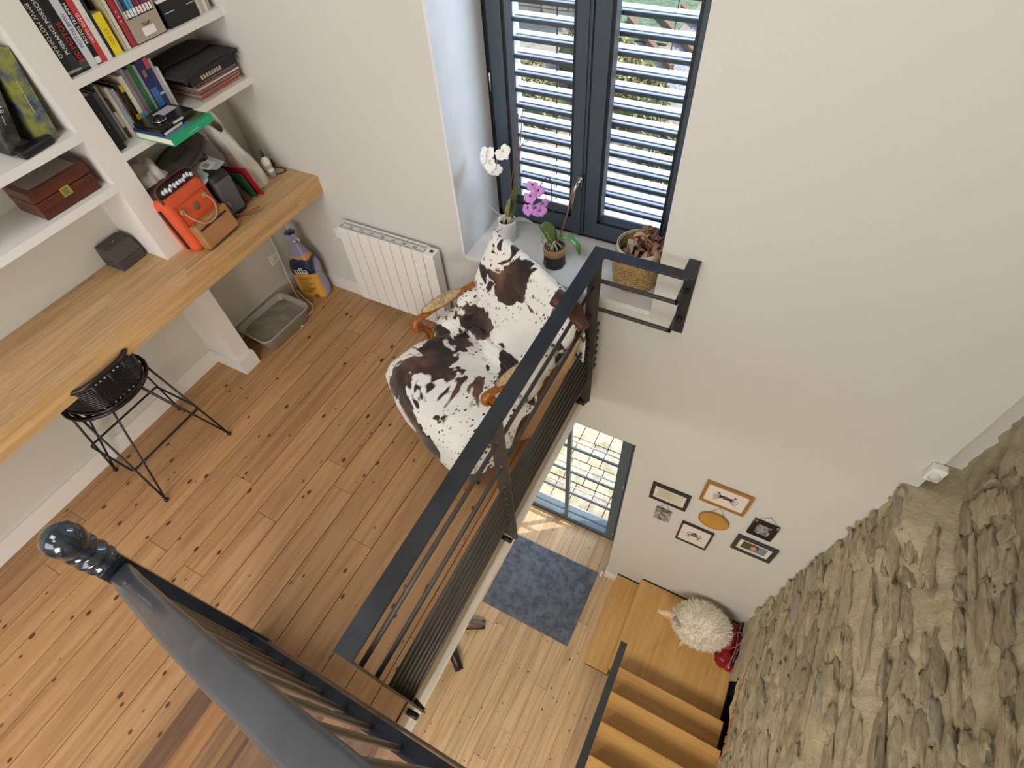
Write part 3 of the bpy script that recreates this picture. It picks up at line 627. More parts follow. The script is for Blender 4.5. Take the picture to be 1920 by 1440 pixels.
bm = bmesh.new(); q = [(-.07, -.075, .052), (.066, -.076, .052), (.066, .071, .052), (-.07, .071, .052), (-.065, -.07, .115), (.035, -.07, .115), (.035, .065, .115), (-.065, .065, .115)]; vs = [bm.verts.new(p) for p in q]
for f in ((0, 1, 2, 3), (4, 5, 6, 7), (0, 1, 5, 4), (1, 2, 6, 5), (2, 3, 7, 6), (3, 0, 4, 7)): bm.faces.new([vs[i] for i in f])
obj('lid', bev(bm, .003), P('#4b4543', .75, 0, .3, 300), t); o = text('w', .02, P('#c9c4be', .5), t, (0, 0, 0), (0, 0, 0), name='emblem'); o.matrix_basis = Matrix.Translation((-.01, 0, .1155)) @ Matrix.Rotation(PI/2, 4, 'Z')
# ------------------------------------------------------------ steel railing along the void
rl = thing('railing', 'dark steel railing with flat handrail and rods along the upper floor edge', 'railing', (-.65, .9, 0))
h1 = bev(B((-.69, -.622, .017, 1.944, 1.052, 1.062)), .0015); obj('handrail', h1, M['steel'], rl, True)
obj('handrail_return', bev(B((-.622, -.24, 1.886, 1.944, 1.052, 1.0615), (-.275, -.22, 1.90, YW-.004, 1.052, 1.062)), .0015), M['steel'], rl, True)
def post(y, z0, nm='post'):
    bm = bmesh.new(); pts = [(-.69, 1.052), (-.625, 1.052), (-.625, z0+.02), (-.64, z0), (-.665, z0), (-.69, z0+.05)]
    vs = [[bm.verts.new((x, y+d, z)) for x, z in pts] for d in (-.004, .004)]
    bm.faces.new(vs[0]); bm.faces.new(vs[1][::-1])
    for k in range(6): bm.faces.new((vs[0][k], vs[1][k], vs[1][(k+1) % 6], vs[0][(k+1) % 6]))
    p = obj(nm, bm, M['steelb'], rl, True)
    for dz in (0, 0): pass
    obj('bolt', T([(-.702, y-.03, -.045), (-.645, y-.03, -.045)], .014, 10), M['black'], p, True)
    obj('bolt', T([(-.702, y+.02, -.075), (-.645, y+.004, -.075)], .011, 10), M['black'], p, True)
    return p
ZR = [.888, .70, .515, .456, .397, .338, .279, .220, .162]
for y, z0 in ((.021, -.06), (.905, -.07), (1.87, -.06)):
    p = post(y, z0)
    for z in ZR:
        if y > .1: obj('collar', T([(-.657, y-.012, z), (-.657, y+.008, z)], .0125, 10), M['steelb'], p, True)
for z in ZR:
    y1 = 1.915 if z > .6 else 1.995
    obj('rod', T([(-.657, .025, z), (-.657, y1, z)], .0095 if z > .6 else .0085, 10), M['steelb'], rl, True)
for z in ZR[:2]:
    obj('return_bar', bev(B((-.667, -.262, 1.908, 1.924, z-.008, z+.008), (-.278, -.262, 1.908, YW-.012, z-.008, z+.008)), .002), M['steelb'], rl, True)
obj('wall_plate', bev(B((-.275, -.222, YW-.012, YW-.001, .60, 1.052)), .0015), M['steel'], rl, True)
for z in ZR[:2]: obj('bolt', T([(-.248, YW-.03, z), (-.248, YW-.01, z)], .013, 10), M['black'], rl, True)

# ------------------------------------------------------------ near stair: newel, handrail, balusters, stringer, treads
bs = thing('stair_balustrade', 'dark lacquered newel post with ball finial and moulded handrail in the near foreground', 'balustrade', (-1.46, -.095, 0))
NX, NY_ = -1.462, -.106
obj('newel_post', bev(B((NX-.04, NX+.04, NY_-.04, NY_+.04, .0, 1.13)), .004), M['navy'], bs, True)
fin = [(.040, 1.13), (.042, 1.14), (.036, 1.15), (.030, 1.158), (.040, 1.168), (.044, 1.178), (.040, 1.188), (.028, 1.196), (.026, 1.205), (.036, 1.214), (.043, 1.222), (.042, 1.232), (.036, 1.238), (.041, 1.252), (.046, 1.272), (.0465, 1.292), (.042, 1.312), (.032, 1.328), (.018, 1.338), (.001, 1.342)]
fin = [(a*1.13, 1.128+(b-1.13)*1.07) for a, b in fin]
obj('ball_finial', L(fin, (NX, NY_, 0), 32), P('#1f2a36', .16, .2, 0, 60, 'gloss_lacquer', 0, 1), bs, True)
HP = [(-1.43, 1.085), (-1.32, 1.175), (-1.2, 1.275), (-1.03, 1.395), (-.86, 1.525), (-.6, 1.695), (-.476, 1.765), (-.344, 1.848), (-.2, 1.93), (.1, 2.10), (.8, 2.50)]
HP = [(v[0], v[2]) for v in (lambda pts: [(.5*((2*Vector(pts[i]))+(Vector(pts[i+1])-Vector(pts[max(i-1, 0)]))*t_+(2*Vector(pts[max(i-1, 0)])-5*Vector(pts[i])+4*Vector(pts[i+1])-Vector(pts[min(i+2, len(pts)-1)]))*t_*t_+(3*Vector(pts[i])-Vector(pts[max(i-1, 0)])-3*Vector(pts[i+1])+Vector(pts[min(i+2, len(pts)-1)]))*t_**3)) for i in range(len(pts)-1) for t_ in (0, .25, .5, .75)]+[Vector(pts[-1])])([(a, 0, b) for a, b in HP])]
def hy(x):  # lateral drift of the handrail
    t = (x+1.43)/1.2; return -.108+.006*min(max(t, 0), 1)
bm = bmesh.new(); prof = [(-.030, 0), (-.033, -.006), (-.033, -.016), (-.026, -.024), (-.026, -.034), (-.020, -.05), (.020, -.05), (.026, -.034), (.026, -.024), (.033, -.016), (.033, -.006), (.030, 0), (.022, .003), (-.022, .003)]
rings = []
for i, (x, z) in enumerate(HP):
    a = HP[max(i-1, 0)]; b = HP[min(i+1, len(HP)-1)]; t = Vector((b[0]-a[0], 0, b[1]-a[1])).normalized(); nn = Vector((-t.z, 0, t.x))
    rings.append([bm.verts.new(Vector((x, hy(x)+u, z))+nn*v) for u, v in prof])
for a, b in zip(rings, rings[1:]):
    for k in range(len(prof)): f = bm.faces.new((a[k], b[k], b[(k+1) % len(prof)], a[(k+1) % len(prof)])); f.smooth = True
bm.faces.new(rings[0]); bm.faces.new(rings[-1])
obj('handrail', bm, P('#4a4d54', .3, .1, .04, 30, 'worn_lacquer', .12, .3), bs, True)
def stz(x): return .30+.62*(x+1.42)
def sty(x): return -.103+.02*(x+1.05)
bm = bmesh.new()
for d0, d1, z0, z1 in ((-.016, .034, -.26, 0),):
    vs = []
    for x in (-1.42, .9): vs += [bm.verts.new((x, sty(x)+d, stz(x)+z)) for d in (d0, d1) for z in (z0 if x > -1 else z0+.0, z1)]
    for f in ((0, 1, 3, 2), (4, 6, 7, 5), (0, 4, 5, 1), (2, 3, 7, 6), (0, 2, 6, 4), (1, 5, 7, 3)): bm.faces.new([vs[i] for i in f])
obj('stringer', bm, M['navy'], bs, True)
bm = bmesh.new(); vs = []
for x in (-1.42, .9): vs += [bm.verts.new((x, sty(x)+d, stz(x)+z)) for d in (-.016, .040) for z in (-.285, -.26)]
for f in ((0, 1, 3, 2), (4, 6, 7, 5), (0, 4, 5, 1), (2, 3, 7, 6), (0, 2, 6, 4), (1, 5, 7, 3)): bm.faces.new([vs[i] for i in f])
obj('stringer_lip', bm, P('#9a8672', .6), bs, True)
def hz(x):
    for a, b in zip(HP, HP[1:]):
        if a[0] <= x <= b[0]: return a[1]+(b[1]-a[1])*(x-a[0])/(b[0]-a[0])
    return 2.4
x = -1.30
while x < .1:
    obj('baluster', T([(x, sty(x), stz(x)-.01), (x, (sty(x)+hy(x))/2, (stz(x)+hz(x))/2), (x, hy(x), hz(x)-.045)], .009, 10), P('#6f665d', .4, .6), bs, True); x += .125
ts = thing('staircase', 'reclaimed wood stair treads rising under the dark handrail, lower left foreground', 'stairs', (-1.2, -.6, 0))
for k in range(9):
    x0 = -1.487+.425 if k else -1.487
    x0 = -1.487 if k == 0 else -1.075+.27*(k-1); x1 = -1.03 if k == 0 else x0+.31; z = .175*(k+1)
    tr = obj('tread', B((x0, x1, -1.25, -.118, z-.035, z-.004)), M['darkboard'], ts, True); n = 5 if k == 0 else 3; w_ = (x1-x0)/n
    for q in range(n): board('stair_board', M['darkboard'] if (k == 0 and q == 0) else M['oldtread'], tr, x0+q*w_+.0005, x0+(q+1)*w_-.0005, -1.25, -.118, z-.03, z)
obj('wall_stringer', B(*[(-1.45+.27*k, -1.1+.27*k, -1.28, -1.25, .175*k, .175*k+.3) for k in range(9)]), M['darkboard'], ts, True)

# ------------------------------------------------------------ lower oak stairs and their handrail
os_ = thing('oak_stairs', 'honey oak box stairs turning at the stone wall below', 'stairs', (.5, 1.2, ZL))
TZ = [ZL+.18*k for k in range(1, 9)]
t1 = obj('tread', bev(B((-.2, .045, 1.10, YW-.012, TZ[0]-.04, TZ[0])), .003), M['oak'], os_, True)
t2 = obj('landing_tread', bev(B((.035, 1.035, 1.12, YW-.012, TZ[1]-.04, TZ[1])), .003), M['oak'], os_, True)
obj('riser', B((-.18, -.165, 1.12, YW-.012, ZL, TZ[0]-.04), (.055, .07, 1.14, YW-.012, TZ[0], TZ[1]-.04)), M['oak'], os_, True)
obj('side_panel', B((-.18, .05, 1.12, 1.128, ZL, TZ[0]-.04)), P('#2b1e14', .6), os_, True)
ny = [None, None, 1.135, .895, .635, .375, .115, -.145, -.405]
for k in range(2, 8):
    y1 = ny[k]; y0 = ny[k+1]-.03
    obj('tread', bev(B((.07, 1.032, y0, y1, TZ[k]-.04, TZ[k])), .003), M['oakx'], os_, True)
    obj('riser', B((.075, 1.03, y1-.035, y1-.022, TZ[k-1], TZ[k]-.04)), M['oakx'], os_, True)
obj('edge_trim', B((1.033, 1.047, 1.12, YW-.012, TZ[1]-.06, TZ[1]-.004), (.05, 1.035, YW-.012, YW-.001, TZ[1]-.05, TZ[1]+.006), (-.2, .045, YW-.012, YW-.001, TZ[0]-.05, TZ[0]+.006)), P('#1d1612', .6), os_, True)
for k in range(2, 8): obj('edge_trim', B((1.033, 1.045, ny[k+1], ny[k], TZ[k]-.2, TZ[k]-.004)), P('#1d1612', .6), os_, True)
lr = thing('stair_handrail', 'flat grey steel handrail rising over the oak stairs', 'handrail', (.06, 1.15, -2.9))
bm = bmesh.new(); vs = []
for (y, z) in ((1.165, -2.005), (-.6, -.735)): vs += [bm.verts.new((x, y, z+d)) for x in (.047, .099) for d in (-.01, 0)]
for f in ((0, 1, 3, 2), (4, 6, 7, 5), (0, 4, 5, 1), (2, 3, 7, 6), (0, 2, 6, 4), (1, 5, 7, 3)): bm.faces.new([vs[i] for i in f])
obj('rail', bm, P('#54585b', .4, .6, .03, 30, 'grey_steel', .06), lr, True)
for (y, z0) in ((1.10, TZ[1]), (.2, TZ[4])): obj('post', B((.068, .078, y-.018, y+.018, z0, -1.965+(1.10-y)*.72-.0)), P('#54585b', .4, .6), lr, True)

# ------------------------------------------------------------ doormat and things below
tag(obj('doormat', bev(B((-1.375, -.398, 1.185, 2.0, ZL, ZL+.010)), .003), M['mat']), 'large worn blue-grey doormat at the glazed door', 'doormat')
tag(obj('door_stop', L([(.011, 0), (.013, .01), (.013, .035), (.009, .04), (.013, .05), (.011, .062), (.001, .064)], (-.36, 2.02, ZL+.06), 14, (0, -1, .15)), M['whiteg']), 'small white knob sticking out low at the wall corner by the glazed door', 'door stop')
for k, (x, y, r, c, lab) in enumerate(((-1.345, .93, .5, '#6c5a4c', 'grey-brown shoe peeping out under the upper floor edge near the doormat'), (-1.35, .585, -.7, '#2a120d', 'dark brown shoe peeping out under the upper floor edge, further from the doormat'))):
    p_ = Vector(((x, y, ZL))); t = thing('shoe', lab, 'shoe', p_, r, 'shoes under the floor edge')
    obj('upper', grid(18, 9, lambda u, v: Vector(((-.13+.26*v), .045*math.cos(2*PI*u)*(math.sin(PI*min(.98, max(.06, v)))**.4), .018+max(0, .035+.035*(1-v)+.045*math.sin(2*PI*u)*(.6+.5*(1-v)))*(math.sin(PI*min(.98, max(.06, v)))**.3))), wrap=True), P(c, .35), t)
    obj('sole', bev(B((-.13, .125, -.042, .042, 0, .018)), .008), P('#1a1513', .6), t)
# sheep stool
t = thing('sheep_stool', 'fluffy white sheep-shaped stool with pale wooden head and legs on the oak landing', 'stool', (.65, 1.77, TZ[1]), math.radians(8))
WS = bmesh.new(); rw = random.Random(5)
blob((0, 0, .27), (.235, .185, .125), .08, 4, 4, 3, WS)
body = obj('fleece', WS, M['wool'], t)
WT = bmesh.new()
for k in range(5200):
    th = rw.random()*2*PI; ph = math.acos(rw.uniform(-.75, 1)); d = Vector((math.sin(ph)*math.cos(th), math.sin(ph)*math.sin(th), math.cos(ph)))
    p = Vector((d.x*.232, d.y*.183, .27+d.z*.122)); nn = Vector((d.x/.235, d.y/.185, d.z/.125)).normalized()
    tip = p+nn*(.022+rw.random()*.022)+Vector((rw.uniform(-1, 1), rw.uniform(-1, 1), rw.uniform(-1, .6)))*.02
    s_ = nn.cross(Vector((rw.uniform(-1, 1), rw.uniform(-1, 1), rw.uniform(-1, 1)))).normalized()*.0045
    WT.faces.new([WT.verts.new(p-s_), WT.verts.new(p+s_), WT.verts.new(tip)])
obj('wool_tufts', WT, M['wool'], body, kind='stuff')
for x, y in ((.14, .10), (.14, -.10), (-.14, .12), (-.13, -.185)): obj('leg', T([(x, y, 0), (x*.85, y*.75, .2)], [.017, .022], 12), M['pale'], t)
hd = obj('head', bev(B((-.335, -.215, -.028, .028, .20, .30)), .02, 3), M['pale'], t)
bm = bmesh.new(); blob((-.345, .0, .262), (.05, .026, .022), 0, 2, 1, 1, bm); obj('snout', bm, M['pale'], hd)
for sgn in (-1, 1):
    obj('horn', T([(-.235, sgn*.02, .30), (-.235, sgn*.055, .335), (-.205, sgn*.085, .345), (-.18, sgn*.09, .33)], [.013, .012, .009, .005], 8), P('#b3a293', .6), hd)
    obj('ear', T([(-.25, sgn*.025, .295), (-.26, sgn*.06, .29), (-.265, sgn*.075, .28)], [.008, .013, .004], 8), P('#c9b7a4', .7), hd)
# red bag
t = thing('handbag', 'crumpled glossy red and black handbag lying between sheep stool and stone wall', 'bag', (.955, 1.79, TZ[1]))
red = P('#8f1f26', .28, 0, .35, 18, 'red_leather', .3); blk = P('#1c0b0d', .4)
bm = bmesh.new(); blob((-.03, -.12, .06), (.075, .10, .06), .35, 3, 3, 2, bm); blob((-.02, .05, .07), (.065, .14, .07), .35, 3, 3, 4, bm); obj('body', bm, red, t)
bm = bmesh.new(); blob((.05, .02, .075), (.045, .2, .075), .3, 3, 3, 6, bm); obj('side_panel', bm, blk, t)
bm = bmesh.new(); blob((.03, -.16, .05), (.05, .07, .05), .3, 3, 3, 9, bm); obj('pocket', bm, red, t)
obj('strap', T([(-.01, -.06, .13), (.03, -.03, .16), (.06, .03, .17), (.07, .08, .165), (.04, .11, .16), (.0, .09, .155), (-.02, .03, .15), (-.01, -.03, .14)], .006, 8), P('#b25a5f', .35), t)
obj('strap', T([(.02, -.2, .10), (.035, -.05, .15), (.02, .1, .16), (.03, .2, .12)], .005, 8), P('#b25a5f', .35), t)
obj('zip', T([(.045, -.14, .12), (.06, 0, .155), (.055, .15, .14)], .003, 6), M['chrome'], t)

# ------------------------------------------------------------ pictures on the wall
def picture(name, x0, x1, z0, z1, fw, mat, label, pic=None, cat='picture', fd=.018):
    t = thing(name, label, cat, ((x0+x1)/2, YW-.002, (z0+z1)/2), 0, 'pictures on the white wall'); hx = (x1-x0)/2; hzz = (z1-z0)/2
    bm = B((-hx, hx, -fd, 0, hzz-fw, hzz), (-hx, hx, -fd, 0, -hzz, -hzz+fw), (-hx, -hx+fw, -fd, 0, -hzz+fw, hzz-fw), (hx-fw, hx, -fd, 0, -hzz+fw, hzz-fw))
    obj('frame', bm, mat, t); obj('mount', B((-hx+fw, hx-fw, -.008, -.002, -hzz+fw, hzz-fw)), P('#e0d8d0', .7), t); return t
blkf = P('#2b2a27', .45)
def flat(parent, name, polys, col, y=-.0085, th=.0006):
    bm = bmesh.new()
    for poly in polys:
        a = [bm.verts.new((x, y-th, z)) for x, z in poly]; b = [bm.verts.new((x, y, z)) for x, z in poly]; bm.faces.new(a); bm.faces.new(b[::-1])
        for k in range(len(poly)): bm.faces.new((a[k], b[k], b[(k+1) % len(poly)], a[(k+1) % len(poly)]))
    return obj(name, bm, P(col, .7), parent)
def ell(cx, cz, rx, rz, n=14, a0=0): return [(cx+rx*math.cos(2*PI*k/n+a0), cz+rz*math.sin(2*PI*k/n+a0)) for k in range(n)]
def seg(x0, z0, x1, z1, w): 
    d = Vector((x1-x0, z1-z0)); n = Vector((-d.y, d.x)).normalized()*w/2; return [(x0+n.x, z0+n.y), (x1+n.x*.6, z1+n.y*.6), (x1-n.x*.6, z1-n.y*.6), (x0-n.x, z0-n.y)]
t = picture('picture_frame', -.137, .143, -1.187, -.954, .025, blkf, 'black frame with a pale document, leftmost on the white wall'); flat(t, 'document', [[(-.095, -.075), (.095, -.075), (.095, .075), (-.095, .075)]], '#cfcab6')
flat(t, 'text_line', [[(-.08, .055-k*.014), (-.08+.09+.05*((k*7) % 3)/2, .055-k*.014), (-.08+.09+.05*((k*7) % 3)/2, .052-k*.014), (-.08, .052-k*.014)] for k in range(8)], '#a39f90', y=-.0092)
t = picture('picture_frame', .191, .497, -.927, -.652, .021, M['frameoak'], 'oak frame with a crab drawing, highest on the white wall')
cb_ = [ell(0, 0, .034, .022), ell(-.035, .004, .014, .009), ell(.035, .004, .014, .009)]
for s_ in (-1, 1):
    cb_ += [seg(s_*.03, .01, s_*.06, .035, .011), seg(s_*.06, .035, s_*.045, .055, .012)]
    for k in range(4): cb_ += [seg(s_*.03, -.002-k*.005, s_*(.068-.003*k), .012-k*.022, .006), seg(s_*(.068-.003*k), .012-k*.022, s_*(.088-.006*k), -.008-k*.022, .004)]
flat(t, 'crab_drawing', cb_, '#5c4444')
t = thing('photo_plaque', 'small frameless black and white photo hanging on a cord under the document frame', 'picture', (0, YW-.002, -1.39), 0, 'pictures on the white wall')
obj('plaque', B((-.06, .06, -.014, 0, -.094, .094)), spotted('bw_photo', '#2a2a2a', '#b9b4b2', 26, .5, .5, 0), t); obj('cord', T([(-.045, -.006, .092), (.0, -.004, .185), (.045, -.006, .092)], .0018, 6), P('#7a7268', .7), t)
t = picture('picture_frame', .155, .399, -1.674, -1.356, .013, blkf, 'thin black frame with a frog drawing on the white wall')
fg = [ell(0, .005, .022, .030), ell(0, .035, .014, .012)]
for s_ in (-1, 1): fg += [seg(s_*.015, .02, s_*.045, .028, .010), seg(s_*.045, .028, s_*.055, .0, .007), seg(s_*.015, -.015, s_*.05, -.01, .014), seg(s_*.05, -.01, s_*.03, -.045, .010), seg(s_*.03, -.045, s_*.06, -.055, .008)]
flat(t, 'frog_drawing', fg, '#5a5440'); flat(t, 'frog_back', [ell(0, .008, .012, .018)], '#8c7a3c', y=-.0092)
t = thing('oval_plaque', 'oval wooden plaque hanging on a cord in the middle of the picture group', 'plaque', (.347, YW-.002, -1.155), 0, 'pictures on the white wall')
bm = bmesh.new(); a = [bm.verts.new((.103*math.cos(2*PI*k/32), -.014, .112*math.sin(2*PI*k/32))) for k in range(32)]; b = [bm.verts.new((v.co.x, 0, v.co.z)) for v in a]; bm.faces.new(a); bm.faces.new(b[::-1])
for k in range(32): bm.faces.new((a[k], b[k], b[(k+1) % 32], a[(k+1) % 32]))
obj('plaque', bm, P('#c08f45', .4, 0, .1, 40, 'honey_wood', .12), t); obj('rim', T([(.103*math.cos(2*PI*k/32), -.014, .112*math.sin(2*PI*k/32)) for k in range(32)], .005, 6, closed=True), P('#a4762f', .35), t)
obj('cord', T([(-.055, -.006, .09), (.0, -.004, .2), (.055, -.006, .09)], .0018, 6), P('#7a7268', .7), t)
t = picture('picture_frame', .567, .732, -1.112, -.893, .034, P('#1a1817', .4), 'black frame with a grey photo hanging from a thin cord, rightmost of the pictures')
obj('photo', B((-.05, .05, -.0092, -.0085, -.076, .076)), spotted('bw_photo_b', '#242426', '#b9b6be', 30, .5, .5, 0), t); obj('cord', T([(-.07, -.008, .108), (.0, -.004, .19), (.07, -.008, .108)], .0018, 6), P('#7a7268', .7), t)
for s_ in (-1, 1): obj('corner_clip', B((s_*.07-.009, s_*.07+.009, -.022, -.016, .09, .112)), M['chrome'], t)
t = picture('picture_frame', .537, .822, -1.438, -1.204, .03, P('#3a3c3a', .4), 'grey-black framed colour portrait photo')
flat(t, 'photo_background', [[(-.085, -.055), (.02, -.055), (.02, .055), (-.085, .055)]], '#4c5330', y=-.0088); flat(t, 'photo_sky', [[(.02, -.055), (.085, -.055), (.085, .055), (.02, .055)]], '#7c8894', y=-.0088)
flat(t, 'hair', [ell(0, .012, .03, .038)], '#6a3a28', y=-.0094); flat(t, 'face', [ell(-.003, .0, .02, .03)], '#c98f78', y=-.0100); flat(t, 'shirt', [[(-.04, -.055), (.045, -.055), (.03, -.03), (-.02, -.032)]], '#8a97a5', y=-.0098)
t = thing('motion_sensor', 'small white wedge-shaped motion sensor high on the wall beside the stone', 'sensor', (1.105, YW-.001, .215))
obj('housing', bev(B((-.034, .034, -.045, 0, -.052, .052)), .008, 3), M['whiteg'], t); bm = bmesh.new(); blob((0, -.042, -.01), (.026, .014, .03), 0, 2, 1, 1, bm, .4); obj('lens', bm, P('#c9cbd0', .15), t)

# ------------------------------------------------------------ radiator
t = thing('radiator', 'white electric panel radiator on the wall under the window side', 'radiator', (-1.995, 1.96, .09))
RX0, RX1, RY0, RY1, RZ0, RZ1 = -2.362, -1.655, 1.925, 2.005, .11, .69
for k in range(8):
    x0 = RX0+.004+k*.079; obj('panel', bev(B((x0, x0+.0745, RY0, RY0+.012, RZ0, RZ1)), .002), M['whiteg'], t, True)
obj('end_panel', bev(B((RX0+.636, RX1, RY0, RY1-.008, RZ0, RZ1+.002)), .003), M['whiteg'], t, True)
obj('side_panel', B((RX0, RX0+.004, RY0+.012, RY1, RZ0, RZ1)), M['whiteg'], t, True)
obj('back_panel', B((RX0+.004, RX0+.636, RY1-.006, RY1, RZ0, RZ1)), M['whiteg'], t, True)
g = bmesh.new()
for k in range(8): x0 = RX0+.004+k*.079; bx(g, x0-.002, x0+.003, RY0+.012, RY1-.006, RZ1-.03, RZ1-.002); bx(g, x0+.012, x0+.068, RY0+.03, RY0+.052, RZ1-.03, RZ1-.004)
bx(g, RX0+.004, RX0+.636, RY0+.012, RY0+.016, RZ1-.03, RZ1); bx(g, RX0+.004, RX0+.636, RY0+.026, RY0+.030, RZ1-.03, RZ1-.003); bx(g, RX0+.004, RX0+.636, RY0+.052, RY0+.056, RZ1-.03, RZ1-.003)
obj('top_grille', g, P('#cfcfcd', .4), t, True)
obj('display', B((RX1-.045, RX1-.02, RY0+.03, RY0+.05, RZ1+.002, RZ1+.0035)), P('#3c403f', .3), t, True)
obj('wall_bracket', B((-2.2, -2.17, RY1, YW-.001, .2, .3), (-1.85, -1.82, RY1, YW-.001, .2, .3), (-2.2, -2.17, RY1, YW-.001, .5, .6), (-1.85, -1.82, RY1, YW-.001, .5, .6)), M['white'], t, True)
# socket on left wall and cable
t = thing('socket', 'white square wall socket under the desk near the cable', 'socket', (-3.0, 1.835, .305))
obj('plate', bev(B((0, .009, -.04, .04, -.04, .04)), .003), M['whiteg'], t); obj('well', L([(.021, .0091), (.022, .0125), (.018, .0125), (.017, .0095)], (0, 0, 0), 20, (1, 0, 0)), M['white'], t); obj('pin', T([(.009, 0, .008), (.018, 0, .008)], .003, 8), M['chrome'], t)
tag(obj('switch_plate', bev(B((-2.51, -2.44, YW-.01, YW-.0005, .50, .57)), .003), M['whiteg']), 'small white wall plate between desk end and radiator', 'socket')
cp = [(-2.99, 1.86, .9), (-2.985, 1.87, .55), (-2.97, 1.86, .32), (-2.96, 1.84, .15), (-2.9, 1.80, .03), (-2.82, 1.77, .01), (-2.76, 1.72, .006), (-2.69, 1.63, .006), (-2.67, 1.58, .006), (-2.71, 1.55, .006), (-2.76, 1.57, .006), (-2.73, 1.63, .006), (-2.70, 1.70, .006), (-2.73, 1.77, .008), (-2.82, 1.80, .02), (-2.92, 1.83, .04)]
def smooth(pts, n=6):
    pts = [Vector(p) for p in pts]; out = []
    for i in range(len(pts)-1):
        p0 = pts[max(i-1, 0)]; p1 = pts[i]; p2 = pts[i+1]; p3 = pts[min(i+2, len(pts)-1)]
        for k in range(n):
            t_ = k/n; out.append(.5*((2*p1)+(p2-p0)*t_+(2*p0-5*p1+4*p2-p3)*t_*t_+(3*p1-p0-3*p2+p3)*t_**3))
    return out+[pts[-1]]
tag(obj('power_cable', T(smooth(cp), .0045, 8), P('#e3dfd6', .5)), 'white cable hanging from the desk and looping on the floor by the litter tray', 'cable')

# litter tray
def rrect(cx, cy, hx, hy, r, n=5):
    out = []
    for q, (sx, sy) in enumerate(((1, 1), (-1, 1), (-1, -1), (1, -1))):
        for k in range(n): a = PI/2*q+PI/2*k/(n-1); out.append((cx+sx*(hx-r)+r*math.cos(a), cy+sy*(hy-r)+r*math.sin(a)))
    return out
def shell(levels, bottom=True):
    bm = bmesh.new(); rings = [[bm.verts.new((x, y, z)) for x, y in rrect(0, 0, hx, hy, r)] for hx, hy, r, z in levels]; n = len(rings[0])
    for a, b in zip(rings, rings[1:]):
        for k in range(n): f = bm.faces.new((a[k], a[(k+1) % n], b[(k+1) % n], b[k])); f.smooth = True
    bm.faces.new(rings[0][::-1]); bm.faces.new(rings[-1]) if bottom else None
    return bm
t = thing('litter_tray', 'grey plastic cat litter tray on the floor under the desk', 'tray', (-2.80, 1.50, 0), math.radians(-3))
obj('tray', shell([(.125, .175, .04, 0), (.145, .20, .05, .11), (.155, .21, .055, .118), (.155, .21, .055, .124), (.147, .202, .05, .124), (.14, .195, .045, .115), (.122, .172, .04, .012)]), P('#a39e97', .4), t)
obj('litter', grid(26, 34, lambda u, v: Vector(((u-.5)*.268, (v-.5)*.378, .082+.014*noise.noise(Vector((u*4, v*5, 2)))+.008*noise.noise(Vector((u*11, v*13, 2)))))), M['litter'], t, kind='stuff')
# litter bag
t = thing('litter_bag', 'yellow, blue and lilac plastic bag of cat litter with knotted top in the corner', 'bag', (-2.80, 1.905, 0), math.radians(20))
s = NB('printed_bag'); v = s.pos((1, 1, 1), False, True); sep = s.new('ShaderNodeSeparateXYZ'); s.link(v, sep.inputs[0])
nz = s.noise(v, 9, 2); ad = s.new('ShaderNodeMath', operation='MULTIPLY_ADD'); s.link(nz, ad.inputs[0]); ad.inputs[1].default_value = .12; s.link(sep.outputs[2], ad.inputs[2])
band = s.ramp(ad.outputs[0], [(.0, srgb('#c9a63e')), (.08, srgb('#e2b04a')), (.285, srgb('#dca046')), (.30, srgb('#1b2340')), (.40, srgb('#2a3354')), (.41, srgb('#d99a3a')), (.45, srgb('#8d8fae')), (.6, srgb('#a9a6c2'))])
sd_ = s.ramp(sep.outputs[0], [(.0, (0, 0, 0)), (.085, (0, 0, 0)), (.095, (1, 1, 1))]); c = s.mix(sd_, band, srgb('#9c9ab5')); s.link(c, s.b.inputs['Base Color']); s.set(Roughness=.3); s.bump(s.noise(v, 26, 3), .5, .01)
bagm = s.m
def bagf(u, v):
    a = 2*PI*u; z = v*.46; w_ = .105*(1-.75*max(0, (v-.55)/.45)**1.3); d = .062*(1-.72*max(0, (v-.55)/.45)**1.2)
    cx = math.copysign(abs(math.cos(a))**.7, math.cos(a)); cy = math.copysign(abs(math.sin(a))**.7, math.sin(a))
    k = 1+.12*noise.noise(Vector((math.cos(a)*2, math.sin(a)*2, z*8)))
    return Vector((cx*w_*k, cy*d*k, z))
bm = grid(30, 24, bagf, wrap=True); bot = [v for v in bm.verts if v.co.z < .001]; bm.faces.new(sorted(bot, key=lambda v: math.atan2(v.co.y, v.co.x)))
bg_ = obj('bag', bm, bagm, t); obj('knot', T(smooth([(-.02, -.01, .45), (.02, .0, .49), (.03, .015, .46), (-.01, .02, .44), (-.03, 0, .48), (.0, -.02, .50), (.02, -.02, .47)]), .006, 8), M['whiteg'], bg_)
bm = bmesh.new()
for k in range(16): a = 2*PI*k/16; c = .032+.012*(k % 2); bm.verts.new((math.cos(a)*c, math.sin(a)*c, .54))
vs = bm.verts[:]; low = [bm.verts.new((v.co.x*.55, v.co.y*.55, .46)) for v in vs]
for k in range(16): bm.faces.new((vs[k], vs[(k+1) % 16], low[(k+1) % 16], low[k]))
obj('gathered_top', bm, P('#9a9cba', .3), bg_)
o = text('ulla', .075, P('#f4f2ec', .4), t, (0, 0, 0), (0, 0, 0)); o.matrix_basis = Matrix.Translation((.0, -.073, .265)) @ Matrix.Rotation(PI/2, 4, 'X')
bm = B(*[(-.055, .055-.02*(k % 3), -.0715, -.070, .20-k*.016, .205-k*.016) for k in range(9)]); obj('small_print', bm, P('#8a6a2a', .5), bg_)
